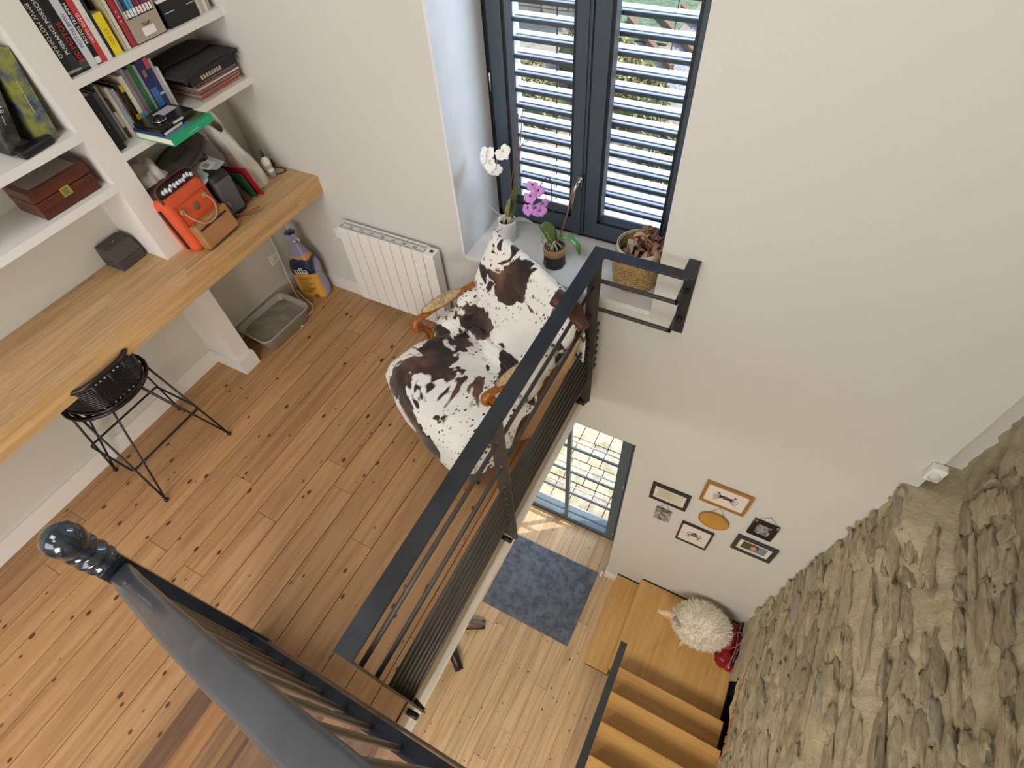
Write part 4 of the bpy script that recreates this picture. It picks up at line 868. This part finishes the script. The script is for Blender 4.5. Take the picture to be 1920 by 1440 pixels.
obj('barcode', B(*[(.02+k*.006, .023+k*.006, -.0715, -.070, .02, .05) for k in range(6)]), P('#3a3a3a', .5), bg_)

# ------------------------------------------------------------ rattan counter stool
t = thing('counter_stool', 'black woven rattan counter stool on hairpin wire legs tucked under the desk', 'stool', (-2.69, .457, 0))
X0, X1, Yc = -2.476, -2.912, .457
def sp(x, y, z): return Vector((x+2.69, y-.457, z))
rt = M['rattan']
# back shell: curved barrel open to the desk
def backpt(a, z): # a -1..1 along, z height; bulges to room side (+x)
    yy = Yc+.185*math.copysign(abs(a)**.8, a); xx = -2.462-.19*abs(a)**3.2
    return sp(xx+(z-.7)*.10, yy+(.02*a*(z-.7)/.2), z)
obj('top_rim', T([backpt(a/14, .885-.03*abs(a/14)**3) for a in range(-14, 15)], .013, 10), rt, t)
obj('lower_rim', T([backpt(a/14, .70) for a in range(-14, 15)], .009, 10), rt, t)
for q in (-1, 1): obj('side_rim', T([backpt(q*1.0, .855), backpt(q*1.03, .78), backpt(q, .70)], .012, 10), rt, t)
for k in range(10):
    z = .728+k*.0135; obj('rattan_strand', T([backpt(a/10, z) for a in range(-10, 11)], .0064, 6), rt, t)
for a in (-.95, -.62, -.3, .02, .35, .66, .95): obj('stay', T([backpt(a, .69), backpt(a, .79), backpt(a, .885)], .007, 8), rt, t)
# seat pan
for k in range(15):
    y = Yc-.18+k*.0257; w_ = .16*math.sqrt(max(.05, 1-((y-Yc)/.205)**2))
    obj('seat_strand', T([sp(-2.66-w_, y, .665), sp(-2.66, y, .655), sp(-2.66+w_+.02, y, .665)], .0085, 6, flat=1), rt, t)
obj('seat_rim', T([sp(-2.66+.185*math.cos(2*PI*k/28), Yc+.205*math.sin(2*PI*k/28), .668) for k in range(28)], .011, 8, closed=True), rt, t)
for sgn in (-1, 1):
    obj('arm_loop', T(smooth([backpt(sgn*.98, .86), sp(-2.72, Yc+sgn*.235, .83), sp(-2.79, Yc+sgn*.225, .76), sp(-2.80, Yc+sgn*.19, .67)]), .012, 8), rt, t)
    for q in range(4): obj('arm_strand', T([backpt(sgn*.97, .84-q*.035), sp(-2.735, Yc+sgn*(.228-.003*q), .80-q*.035), sp(-2.79, Yc+sgn*.205, .74-q*.025)], .006, 6), rt, t)
for (fx, fy) in ((X0, .217), (X0, .697), (X1, .217), (X1, .697)):
    sx = 1 if fx > -2.7 else -1; sy = 1 if fy > .45 else -1
    foot = sp(fx, fy, .012); a = sp(-2.66+sx*.15, Yc+sy*.08, .655); b = sp(-2.66+sx*.07, Yc+sy*.185, .655)
    lg = obj('leg', T([a, a.lerp(foot, .97), foot, foot.lerp(b, .03), b], .0055, 8), M['black'], t)
    obj('foot_cap', L([(.011, 0), (.013, .006), (.012, .014), (.007, .02)], (foot.x, foot.y, 0), 14), M['black'], lg)
rp = []
for (cx, cy, a0) in ((-2.556, .665, 0), (-2.875, .665, PI/2), (-2.875, .25, PI), (-2.556, .25, 1.5*PI)):
    for k in range(4): a = a0+PI/2*k/3; rp.append(sp(cx+(.018*math.cos(a)), cy+.018*math.sin(a), .262))
obj('footrest', T(rp, .006, 8, closed=True), M['black'], t)
obj('brace', T([sp(-2.80, .30, .655), sp(-2.82, .36, .56), sp(-2.80, .45, .53)], .005, 6), M['black'], t)

# ------------------------------------------------------------ armchair draped with cowhide fleece
CH = math.radians(-24)
t = thing('armchair', 'carved wooden armchair draped in brown and white cowhide-print fleece by the window', 'armchair', (-1.17, 1.37, 0), CH)
def cl(x, a, b): return max(a, min(b, x))
PF = [(-.30, .17), (-.325, .30), (-.32, .42), (-.28, .485), (-.20, .505), (-.05, .505), (.10, .49), (.20, .47), (.255, .50), (.30, .58), (.36, .70), (.43, .82), (.485, .91), (.51, .935), (.535, .92), (.55, .80), (.56, .65), (.565, .45)]
def cloth(u, v):
    f = v*(len(PF)-1); i = min(int(f), len(PF)-2); k = f-i; y = PF[i][0]*(1-k)+PF[i+1][0]*k; z = PF[i][1]*(1-k)+PF[i+1][1]*k
    s_ = 2*u-1; a = abs(s_); sg = 1 if s_ >= 0 else -1
    if f < 7.5:   # seat part
        half = .36; x = s_*half*1.25; rd = max(0, abs(x)-half)
        edge = max(0, a-.70)/.30
        rt_ = cl((y+.02)/.12, 0, 1) if s_ > 0 else 0
        x = sg*min(abs(x), half+.035*edge-.03*rt_); z = z-.26*edge**1.3*(1 if f > 2 else .35)*(1-.8*rt_)
        y = y+(.10*a*a if f < 5 else 0)
        z = max(z, .12+.03*math.sin(s_*9)) if f < 1 else z
    else:
        tb = cl((f-7.5)/5, 0, 1); half = .33+.0*tb; x = s_*(half+.03); edge = max(0, a-.80)/.20
        y = y+(.04*edge*edge if f < 13.2 else 0); x -= sg*.035*edge*edge
        z = z-.10*max(0, a-.55)*tb*0
        wt = cl((f-9)/2, 0, 1)*cl((16.5-f)/2, 0, 1); z += wt*(-.035*s_ + (-.015*a**3 if s_ < 0 else -.09*a**3))
    amp = .018 if f < 7 else .014
    n = noise.noise_vector(Vector((x*5+3, y*5, z*5)))*amp+noise.noise_vector(Vector((x*13, y*9, z*9+5)))*.006
    cr = math.exp(-((f-7.7)/.8)**2)
    z += cr*.035*math.sin(s_*7+1); y += cr*.02*math.sin(s_*11)
    return Vector((x+n.x, y+n.y, z+n.z))
bm = grid(56, 90, cloth); dr_ = obj('cowhide_throw', bm, M['cow'], t, subsurf=1)
so = dr_.modifiers.new('thick', 'SOLIDIFY'); so.thickness = .012; so.offset = -1
bm = bmesh.new(); blob((0, -.01, .40), (.315, .27, .075), .02, 3, 1, 1, bm, .45); obj('seat_cushion', bm, M['tapestry'], t)
# crumpled folds of the throw between seat and back
bm = bmesh.new(); blob((-.30, .20, .53), (.07, .14, .075), .35, 3, 3, 5, bm); blob((-.29, .30, .62), (.055, .10, .09), .35, 3, 3, 8, bm); obj('throw_fold', bm, M['cow'], t)
bm = bmesh.new(); blob((.30, .16, .55), (.07, .15, .07), .35, 3, 3, 15, bm); blob((.31, .26, .66), (.06, .11, .12), .35, 3, 3, 18, bm); obj('throw_fold', bm, M['cow'], t)
bm = bmesh.new(); blob((0, .24, .50), (.25, .035, .045), .3, 3, 4, 21, bm); obj('throw_fold', bm, M['cow'], t)
obj('front_hem', grid(20, 6, lambda u, v: Vector((-.385+.03*math.sin(v*3)+.02*v, -.22+.26*u, .22+v*.13-.05*u))), P('#1b0f0c', .8), t)
cv = M['carved']
for sgn in (-1, 1):
    ar = obj('arm', T(smooth([(sgn*.30, .34, .72), (sgn*.315, .22, .70), (sgn*.32, .08, .685), (sgn*.315, -.01, .68), (sgn*.31, -.045, .665), (sgn*.305, -.05, .635), (sgn*.31, -.035, .62)]), [.017]*6+[.02]*12+[.022]*6+[.024]*12+[.019], 10, flat=.8), cv, t)
    obj('arm_pad', grid(20, 12, lambda u, v, q=sgn: Vector((q*.318+.033*math.cos(2*PI*u)*math.sin(PI*cl(v, .04, .96))**.45, .02+.24*v, .712+.002*v+.026*math.sin(2*PI*u)*math.sin(PI*cl(v, .04, .96))**.45)), wrap=True), M['tapestry'], ar)
    obj('arm_post', T(smooth([(sgn*.31, -.035, .665), (sgn*.335, .0, .60), (sgn*.33, .035, .54), (sgn*.315, .03, .46), (sgn*.31, .03, .38)]), [.021]*6+[.017]*6+[.014]*6+[.02]*7, 10), cv, ar)
    for dx in (-.008, 0, .008): obj('carved_reed', T(smooth([(sgn*.31+dx, -.062, .66), (sgn*.335+dx, -.022, .60), (sgn*.33+dx, .016, .54), (sgn*.315+dx, .01, .46)]), .004, 6), P('#7a3d12', .35), ar)
    nl = bmesh.new()
    for k in range(14):
        blob((sgn*.318+(.033 if sgn < 0 else -.033)*-1, .04+k*.0155, .70), (.003, .003, .003), 0, 1, 1, 1, nl)
    obj('nail_heads', nl, P('#3a2b1c', .3, .8), ar)
    obj('leg', T(smooth([(sgn*.29, -.22, .36), (sgn*.32, -.25, .28), (sgn*.31, -.235, .16), (sgn*.30, -.225, .07), (sgn*.31, -.25, .0)]), [.035]*6+[.03]*6+[.02]*6+[.016]*6+[.02], 10), cv, t)
    obj('leg', T(smooth([(sgn*.25, .26, .40), (sgn*.25, .30, .25), (sgn*.26, .36, .12), (sgn*.27, .42, .0)]), [.026]*6+[.022]*6+[.018]*7, 10), cv, t)
    obj('back_stile', T(smooth([(sgn*.24, .29, .40), (sgn*.24, .38, .68), (sgn*.23, .46, .84)]), .02, 10), cv, t)
obj('seat_rail', bev(B((-.30, .30, -.25, -.215, .30, .37), (-.31, -.28, -.24, .27, .30, .37), (.28, .31, -.24, .27, .30, .37), (-.27, .27, .25, .28, .30, .37)), .006), cv, t)
obj('back_panel', grid(10, 8, lambda u, v: Vector((-.26+.52*u, .30+.21*v+.035*math.sin(PI*u), .42+.46*v))), P('#b28a63', .8), t)
bm = bmesh.new(); A, B_, C_, D_ = Vector((.375, .38, .66)), Vector((.365, .50, .72)), Vector((.345, .21, .09)), Vector((.33, .08, .14))
grid(6, 10, lambda u, v: (A.lerp(D_, v)).lerp(B_.lerp(C_, v), u)+Vector((.012*math.sin(v*5), 0, 0)), bm); o = obj('linen_flap', bm, P('#bd9771', .85, 0, .2, 80), t); md = o.modifiers.new('thick', 'SOLIDIFY'); md.thickness = .006
obj('cowhide_tail', T(smooth([(.28, .40, 1.0), (.36, .43, .97), (.42, .42, .95), (.47, .42, .93)]), [.045, .05, .05, .05, .05, .05, .045, .045, .045, .045, .04, .04, .04, .035, .035, .03, .03, .025, .02], 10, flat=.6), P('#4a2418', .5), t)

# ------------------------------------------------------------ orchids and basket on the sill
SZ = .672
def petal(bm, c, dirv, nrm, ln, wd):
    dirv = dirv.normalized(); s_ = dirv.cross(nrm).normalized(); V_ = []
    for i in range(7):
        u = i/6; w_ = wd*math.sin(PI*min(.97, .12+.88*u))**.7
        V_.append([bm.verts.new(c+dirv*ln*u+s_*w_*q+nrm*(.25*ln*math.sin(u*2.4)-.15*wd*abs(q))) for q in (-1, -.5, 0, .5, 1)])
    for i in range(6):
        for q in range(4): f = bm.faces.new((V_[i][q], V_[i][q+1], V_[i+1][q+1], V_[i+1][q])); f.smooth = True
def flower(parent, c, nrm, size, col, lipcol, roll=0):
    nrm = Vector(nrm).normalized(); u, v = frame_of(nrm); c = Vector(c); bm = bmesh.new()
    for k, (ang, l, w_) in enumerate(((90, 1, .42), (210, 1, .4), (330, 1, .4), (8, 1.05, .66), (172, 1.05, .66))):
        a = math.radians(ang)+roll; petal(bm, c+nrm*(.002 if k > 2 else 0), u*math.cos(a)+v*math.sin(a), nrm, size*l, size*w_)
    o = obj('flower', bm, P(col, .55, 0, 0, 60, 'petal', .04), parent)
    bm = bmesh.new(); blob(c+nrm*.008-v*size*.15, (size*.16, size*.16, size*.18), .2, 2, 2, 1, bm); obj('lip', bm, P(lipcol, .5), o)
def leaf(parent, pts, w0, col='#4f6b34', name='leaf', under=None):
    pts = smooth(pts, 5); bm = bmesh.new(); n = len(pts); rows = []
    for i, p in enumerate(pts):
        t_ = (pts[min(i+1, n-1)]-pts[max(i-1, 0)]).normalized(); s_ = t_.cross(Vector((0, 0, 1))); s_ = s_.normalized() if s_.length > .05 else Vector((1, 0, 0))
        up_ = s_.cross(t_); w_ = w0*math.sin(PI*min(.985, .10+.9*i/(n-1)))**.65
        rows.append([bm.verts.new(p+s_*w_*q+up_*abs(q)*w_*.28) for q in (-1, -.5, 0, .5, 1)])
    for a, b in zip(rows, rows[1:]):
        for q in range(4): f = bm.faces.new((a[q], a[q+1], b[q+1], b[q])); f.smooth = True
    o = obj(name, bm, P(col, .35, 0, .1, 40, 'orchid_leaf', .15), parent); md = o.modifiers.new('thick', 'SOLIDIFY'); md.thickness = .002; return o
def roots(parent, c, n, r, seed, col='#c9c19e'):
    q = random.Random(seed); bm = bmesh.new()
    for k in range(n):
        a = q.random()*2*PI; rr = r*(.6+.5*q.random())
        tube(bm, smooth([(c[0], c[1], c[2]+.03), (c[0]+math.cos(a)*rr*.5, c[1]+math.sin(a)*rr*.5, c[2]+.025), (c[0]+math.cos(a+.3)*rr, c[1]+math.sin(a+.3)*rr, c[2]-.01)], 3), .003, 5)
    obj('aerial_roots', bm, P(col, .6), parent, kind='stuff')
# white pot orchid (left)
px, py = -1.345, 2.265
t = thing('potted_orchid', 'white-flowered orchid in a glossy white pot, left end of the sill', 'plant', (px, py, SZ))
obj('pot', L([(.040, 0), (.046, .005), (.050, .12), (.052, .135), (.048, .135), (.045, .12), (.043, .10), (.001, .10)], seg=32, cap=False), M['whiteg'], t)
obj('soil', grid(16, 5, lambda u, v: Vector((.0445*v*math.cos(2*PI*u), .0445*v*math.sin(2*PI*u), .108+.006*noise.noise(Vector((math.cos(2*PI*u)*v*4, math.sin(2*PI*u)*v*4, 1))))), wrap=True), P('#2a1d17', .95, 0, 1, 120), t, kind='stuff')
roots(t, (.012, .0, .12), 14, .045, 1)
leaf(t, [(.015, .0, .13), (.022, .03, .20), (.030, .055, .27), (.040, .075, .33)], .026, '#4a5f2e'); leaf(t, [(.01, .0, .13), (.004, .02, .19), (.010, .04, .25)], .020, '#7a7a48')
leaf(t, [(.02, -.005, .13), (.07, -.005, .16), (.12, -.005, .165), (.17, -.005, .16)], .016, '#9aa58c', 'withered_leaf')
obj('root', T(smooth([(-.0, 0, .13), (-.04, -.01, .16), (-.09, -.03, .22), (-.12, -.04, .25), (-.14, -.04, .25)]), .0028, 6), P('#b9b0a0', .7), t)
st_ = obj('flower_stem', T(smooth([(.012, .0, .13), (.03, .02, .30), (.02, .03, .45), (-.01, .0, .52), (-.05, -.03, .54)]), .0022, 6), P('#5c4a34', .6), t)
obj('support_stick', T([(.02, .01, .12), (.055, .05, .50), (.075, .06, .72)], .0022, 6), P('#7a5236', .7), t); obj('support_stick', T([(.03, .01, .12), (.075, .05, .50), (.10, .06, .74)], .0022, 6), P('#8a5f3e', .7), t)
obj('dry_stem', T(smooth([(.03, .02, .35), (.06, .04, .50), (.10, .05, .58), (.13, .05, .60)]), .0018, 6), P('#6c5038', .7), t)
for (c, nr, s_) in (((.02, -.02, .555), (.25, -.8, .35), .042), ((-.055, -.04, .545), (-.2, -.8, .5), .045), ((-.035, -.06, .50), (-.3, -.9, .3), .045), ((-.015, -.055, .475), (.3, -.9, -.1), .042), ((-.075, -.05, .52), (-.6, -.7, .3), .038)):
    flower(t, c, nr, s_, '#f4f4f6', '#e3dca0', R_.random())
# middle orchid in paper cuff pot
px, py = -1.005, 2.175
t = thing('potted_orchid', 'mauve-flowered orchid in a black paper pot with rolled brown rim on the sill', 'plant', (px, py, SZ))
def cuff(u, v):
    a = 2*PI*u; k = 1+.0*v; oc = max(abs(math.cos(a)), abs(math.sin(a)), (abs(math.cos(a))+abs(math.sin(a)))/1.42); r = (.060*(1-v)+.056*v)/(oc*(1-v)+1*v+.02); return Vector((r*math.cos(a), r*math.sin(a), .11*v))
bm = grid(40, 8, cuff, wrap=True); bot = sorted([v for v in bm.verts if v.co.z < .001], key=lambda v: math.atan2(v.co.y, v.co.x)); bm.faces.new(bot)
obj('paper_pot', bm, P('#2c2a2b', .55, 0, .5, 22), t); obj('rolled_rim', L([(.0565, .075), (.060, .078), (.0605, .118), (.057, .122), (.053, .120), (.053, .09)], seg=36, cap=False), P('#b98e62', .7, 0, .2, 60), t)
obj('leather_tab', B((-.024, -.017, -.068, -.060, .02, .06)), P('#5d4a40', .5), t)
obj('inner_pot', L([(.046, .10), (.05, .125), (.047, .125), (.045, .10), (.001, .098)], seg=28, cap=False), P('#4a4542', .3), t)
obj('soil', grid(16, 5, lambda u, v: Vector((.046*v*math.cos(2*PI*u), .046*v*math.sin(2*PI*u), .104+.006*noise.noise(Vector((math.cos(2*PI*u)*v*4, math.sin(2*PI*u)*v*4, 1))))), wrap=True), P('#231813', .95, 0, 1, 120), t, kind='stuff')
roots(t, (.0, .0, .115), 16, .05, 3)
leaf(t, [(.0, .0, .13), (-.02, .005, .165), (-.05, .02, .195), (-.085, .035, .205), (-.11, .045, .19)], .040, '#5a6e2c'); leaf(t, [(.005, .0, .13), (.04, -.0, .185), (.09, -.005, .20), (.135, -.012, .175), (.155, -.02, .125)], .027, '#5f8a55')
leaf(t, [(.02, .03, .15), (.06, .07, .14), (.10, .085, .10)], .024, '#5c1522', 'red_leaf')
obj('support_stick', T([(.015, .01, .12), (.05, .04, .30), (.07, .06, .46)], .0022, 6), P('#9a6a44', .7), t)
obj('flower_stem', T(smooth([(.01, .01, .12), (-.03, .04, .32), (-.05, .06, .46), (-.07, .05, .48), (-.11, .04, .41), (-.12, .03, .32)]), .0024, 6), P('#3d2430', .6), t)
obj('flower_stem', T(smooth([(.012, .015, .12), (.035, .03, .26), (.065, .05, .36), (.075, .055, .48)]), .0018, 6), P('#6b4a38', .6), t)
obj('root', T(smooth([(-.02, 0, .12), (-.06, -.0, .115), (-.075, .0, .13), (-.065, 0, .15), (-.08, 0, .16)]), .0022, 6), P('#8d867c', .7), t)
for (c, nr, s_) in (((-.135, .03, .435), (.0, -.9, .3), .034), ((-.105, .025, .415), (.5, -.8, .2), .034), ((-.145, .02, .375), (-.1, -.9, .3), .038), ((-.115, .015, .315), (.1, -.9, .2), .042), ((-.155, .01, .305), (-.4, -.8, .3), .040), ((-.08, .02, .35), (.8, -.6, .1), .034), ((-.09, .01, .312), (.4, -.8, 0), .038)):
    flower(t, c, nr, s_, '#c98fd6', '#8e2f63', R_.random()*.5)
# basket
px, py = -.555, 2.225
t = thing('basket_planter', 'round woven seagrass basket full of dry brown leaves at the right end of the sill', 'basket', (px, py, SZ))
obj('basket', L([(.075, 0), (.105, .01), (.118, .06), (.122, .12), (.116, .19), (.110, .235), (.106, .238), (.105, .20), (.1, .15)], seg=40, cap=False), M['basket'], t)
bm = bmesh.new()
for k in range(16): z = .01+k*.0145; r = .108+.014*math.sin(PI*min(1, z/.22)); tube(bm, [(r*math.cos(2*PI*q/32), r*math.sin(2*PI*q/32), z+.002*math.sin(q*2.3+k)) for q in range(32)], .0055, 5, closed=True)
obj('woven_coils', bm, M['basket'], t, kind='stuff'); obj('lining', L([(.106, .15), (.109, .22), (.112, .243), (.116, .240), (.117, .215), (.115, .213), (.109, .24)], seg=36, cap=False), P('#c9c3b4', .7, 0, .3, 60), t)
obj('base_disc', L([(.085, -.0), (.085, .004), (.001, .004)], seg=24, cap=False), M['basket'], t)
obj('soil', grid(16, 4, lambda u, v: Vector((.105*v*math.cos(2*PI*u), .105*v*math.sin(2*PI*u), .175+.01*noise.noise(Vector((math.cos(2*PI*u)*v*4, math.sin(2*PI*u)*v*4, 1))))), wrap=True), P('#2c1f17', .95, 0, 1, 90), t, kind='stuff')
q = random.Random(11); lp = []
for kk, cc in enumerate(('#8f6a55', '#a8836a', '#6d4a3a', '#c09a7a')):
    bm = bmesh.new()
    for _ in range(26):
        a = q.uniform(-2.2, 2.0); rr = q.uniform(.01, .108); c = Vector((rr*math.cos(a)+.012, rr*math.sin(a), .205+q.random()*.06+.03*(rr < .06)))
        d = Vector((q.uniform(-1, 1), q.uniform(-1, 1), q.uniform(-.3, .9))).normalized()*(.04+q.random()*.035); s_ = d.cross(Vector((q.uniform(-1, 1), q.uniform(-1, 1), 1))).normalized()*(.007+q.random()*.009)
        curl = Vector((0, 0, 1))*q.uniform(-.02, .02); rows = []
        for i in range(5):
            u = i/4; w_ = math.sin(PI*min(.95, .1+u*.9)); rows.append([bm.verts.new(c+d*(u-.5)+s_*w_*e+curl*math.sin(PI*u)*1.5+s_.cross(d).normalized()*.008*(e*e)) for e in (-1, 0, 1)])
        for r0, r1 in zip(rows, rows[1:]):
            for e in range(2): f = bm.faces.new((r0[e], r0[e+1], r1[e+1], r1[e])); f.smooth = True
    obj('dry_leaves', bm, P(cc, .8), t, kind='stuff')
tg = obj('plant_tag', bev(B((-.018, .018, -.002, .002, 0, .06)), .002), P('#c4c3bb', .5), t); tg.location = (-.045, -.01, .185); tg.rotation_euler = (math.radians(-25), 0, .2)
bm = bmesh.new(); [blob((-.06+.018*k, -.045+.01*(k % 2), .188), (.010, .009, .008), .3, 2, 3, k, bm) for k in range(3)]; obj('pebble', bm, P('#d6c8a2', .7), t)

# ------------------------------------------------------------ bags on the right end of the desk
DZ = .948
t = thing('backpack', 'orange backpack with tan leather pocket and handles standing on the oak desk', 'backpack', (-2.595, 1.345, DZ+.004), math.radians(5), rot=(0, math.radians(-12), math.radians(5)))
org = P('#d4552e', .75, 0, .3, 200, 'orange_canvas', .08); tan = P('#a8784a', .45, 0, .25, 50, 'tan_leather', .15); dkb = P('#2a1614', .6)
obj('body', bev(B((-.13, .0, -.135, .135, 0, .30)), .03, 4), org, t)
obj('front_seam', T([(.003, -.10, .02), (.003, -.10, .24), (.003, .10, .24), (.003, .10, .10)], .003, 6), P('#b8431f', .7), t)
obj('pocket', bev(B((.0, .055, -.105, .125, .0, .135)), .012, 3), tan, t); obj('pocket_slot', B((.05, .0565, -.085, .10, .098, .108)), dkb, t)
obj('top_opening', bev(B((-.125, -.005, -.12, .12, .285, .345)), .025, 3), dkb, t)
obj('frame_rim', T(smooth([(-.005, -.125, .28), (-.012, -.12, .335), (-.02, -.07, .355), (-.02, .07, .355), (-.012, .12, .335), (-.005, .125, .28)]), .006, 8), P('#5a2a20', .5), t)
bm = bmesh.new(); q = random.Random(3)
for k in range(11): blob((.002+q.uniform(-.004, .004), -.09+k*.018, .322+q.uniform(-.006, .006)), (.007, .011, .013), .4, 1, 3, k, bm)
obj('brand_band', bm, P('#d8d8e2', .5), t)
for o_ in t.children:
    if o_.name.startswith('brand_band'): o_.name = 'lettered_band'
obj('badge', L([(.019, .0), (.019, .004), (.016, .005), (.001, .005)], (0.0, .01, .19), 24, (1, 0, 0)), P('#7a5a34', .4), t)
for y in (-.075, .085):
    obj('handle_tab', L([(.016, 0), (.017, .008), (.012, .012), (.001, .012)], (0, y, .205), 16, (1, 0, 0)), tan, t)
obj('handle', T(smooth([(.012, -.075, .20), (.04, -.07, .16), (.06, -.04, .12), (.065, .01, .112), (.062, .05, .13), (.045, .08, .17), (.012, .085, .205)]), .005, 8), P('#b08a68', .45), t)
obj('side_strap', B((-.07, -.05, -.142, -.135, .03, .25)), dkb, t)
obj('shoulder_strap', T(smooth([(-.05, .13, .06), (-.03, .17, .03), (0, .20, .012), (.04, .23, .012), (.08, .27, .014)]), [.012]*24+[.008], 6, flat=.4), P('#8a4a2a', .6), t)
bagw = P('#d8d4cc', .4, 0, .5, 30, 'thin_plastic', .06)
def sack(name, label, cat, loc, r, seed, mat, sub=4, amp=.35, freq=2.5, box=.2):
    t = thing(name, label, cat, loc); bm = bmesh.new(); blob((0, 0, r[2]), r, amp, sub, freq, seed, bm, box)
    for v in bm.verts: v.co.z = max(v.co.z, .0)
    obj('body', bm, mat, t); return t
t = sack('plastic_bag', 'pale crumpled plastic bag squeezed between the upright and the orange backpack', 'bag', (-2.84, 1.32, DZ), (.12, .085, .20), 3, P('#cfc8c2', .45, 0, .6, 24, 'crumpled_plastic', .08))
t = sack('laptop_bag', 'grey and black zipped bag standing behind the orange backpack', 'bag', (-2.73, 1.555, DZ), (.10, .07, .13), 9, P('#1a1a1c', .6, 0, .3, 60), box=.6, amp=.1)
obj('front_panel', bev(B((.07, .104, -.06, .05, .03, .22)), .012, 3), P('#54545a', .7, 0, .2, 120), t); obj('zip_pull', T([(.108, -.045, .11), (.11, -.038, .06)], .003, 6), M['chrome'], t)
t = thing('padded_envelope', 'light blue-grey padded envelope with printed label lying on the zipped bag', 'envelope', (-2.79, 1.50, DZ+.262), .2, rot=(math.radians(6), math.radians(14), .2)); obj('envelope', bev(B((-.12, .12, -.13, .13, 0, .012)), .005), P('#b3bac2', .5, 0, .3, 30), t); obj('address_label', B((.03, .09, .03, .10, .0122, .0128)), P('#e4e4e4', .6), t)
obj('barcode', B(*[(.045+k*.006, .048+k*.006, .045, .075, .0128, .0132) for k in range(5)]), P('#2a2a2a', .6), t)
t = thing('messenger_bag', 'dark taupe bag lying on top of the heap on the desk', 'bag', (-2.84, 1.51, DZ+.285), .25, rot=(math.radians(5), math.radians(5), .25)); obj('body', grid(24, 14, lambda u, v: Vector((.10*math.cos(2*PI*u)*math.sin(PI*cl(v, .03, .97))**.4, -.19+.38*v, .03+.026*math.sin(2*PI*u)+.008*noise.noise(Vector((u*6, v*6, 0))))), wrap=True), P('#4a4541', .6, 0, .3, 60), t)
obj('edge_piping', T([(.095*math.cos(2*PI*k/24)*.98, .18*math.sin(2*PI*k/24), .045) for k in range(24)], .004, 6, closed=True), P('#2b2826', .6), t)
obj('strap_loop', T(smooth([(.02, -.06, .06), (.03, 0, .075), (.02, .07, .07), (-.02, .09, .06)]), .007, 8), P('#1d1b1a', .6), t)
t = thing('scarf', 'dark brown patterned scarf between the heap and the white carrier bag', 'scarf', (-2.76, 1.675, DZ)); obj('cloth', grid(16, 20, lambda u, v: Vector((.02+.04*math.cos(2*PI*u)-.10*v+.03, -.01+.035*math.sin(2*PI*u)-.07*v, .27*v+.02))), spotted('leopard_cloth', '#24130d', '#6b3d26', 60, .5, .8, .2), t)
t = thing('folder', 'thin red folder standing on edge beside the white carrier bag', 'folder', (-2.75, 1.735, DZ), 0, rot=(math.radians(14), 0, math.radians(12))); obj('folder', bev(B((-.12, .10, -.003, .003, 0.002, .20)), .001), P('#a41f2c', .4), t)
t = thing('folder', 'dark green folder standing on edge left of the red folder', 'folder', (-2.75, 1.705, DZ), 0, rot=(math.radians(14), 0, math.radians(14))); obj('folder', bev(B((-.12, .08, -.003, .003, 0.002, .17)), .001), P('#245a40', .4), t); obj('sheet', B((-.1, .07, .0035, .0045, .01, .15)), P('#d8d8d4', .7), t)
t = thing('carrier_bag', 'tall white plastic carrier bag with open handles near the desk end', 'bag', (-2.80, 1.83, DZ))
def cbf(u, v):
    a = 2*PI*u; n = noise.noise(Vector((math.cos(a)*1.6, math.sin(a)*1.6, v*3)))
    w_ = (.105-.05*v**1.5); d = (.075-.045*v); return Vector((math.cos(a)*w_*(1+.25*n)-.05*v, math.sin(a)*d*(1+.4*n)-.05*v, .36*v*(1-.08*math.cos(2*a))))
bm = grid(36, 26, cbf, wrap=True); obj('body', bm, bagw, t)
obj('handle', T(smooth([(-.07, -.05, .33), (-.06, -.055, .41), (-.045, -.03, .42), (-.03, -.01, .34)]), [.014]*6+[.010]*6+[.014]*7, 8, flat=.25), bagw, t)
obj('handle', T(smooth([(-.09, -.07, .31), (-.11, -.10, .38), (-.10, -.12, .36), (-.09, -.09, .28)]), [.014]*6+[.010]*6+[.014]*7, 8, flat=.25), P('#e0ddd8', .35), t)
t = thing('glue_bottle', 'white glue bottle with dark pointed cap in the desk corner', 'bottle', (-2.78, 1.945, DZ)); obj('bottle', L([(.001, 0), (.024, 0), (.026, .006), (.026, .075), (.02, .092), (.011, .098), (.011, .108)], seg=24, cap=False), M['whiteg'], t); obj('cap', L([(.012, .108), (.012, .118), (.006, .135), (.003, .15), (.001, .151)], seg=20), P('#2b1d1e', .4), t)
obj('label', L([(.0263, .02), (.0265, .021), (.0265, .06), (.0263, .061)], seg=24, cap=False), P('#c9bdb0', .6), t)
t = thing('small_jar', 'small white capped jar in front of the glue bottle', 'jar', (-2.735, 1.925, DZ)); obj('jar', L([(.001, 0), (.018, 0), (.019, .005), (.019, .03), (.014, .034)], seg=20, cap=False), P('#8d8a88', .3), t); obj('lid', L([(.019, .032), (.019, .045), (.015, .048), (.001, .048)], seg=20), M['whiteg'], t)
t = thing('charger', 'black charger with looped thin cable in the desk corner', 'charger', (-2.82, 1.99, DZ)); obj('plug', bev(B((-.02, .02, -.02, .02, 0, .05)), .006), M['black'], t); obj('cable', T(smooth([(.02, 0, .01), (.06, .02, .004), (.11, .015, .004), (.115, -.02, .004), (.08, -.05, .004), (.05, -.06, .004), (.04, -.03, .006)]), .003, 6), M['black'], t)
t = thing('shopping_tag', 'small taupe webbing strap with clip beside the upright on the desk', 'strap', (-2.86, 1.25, DZ)); obj('webbing', bev(B((-.05, .05, -.012, .03, 0, .16)), .01), P('#9a9488', .7), t); obj('clip', B((.05, .053, -.005, .02, .10, .13)), P('#3a3a38', .4), t)
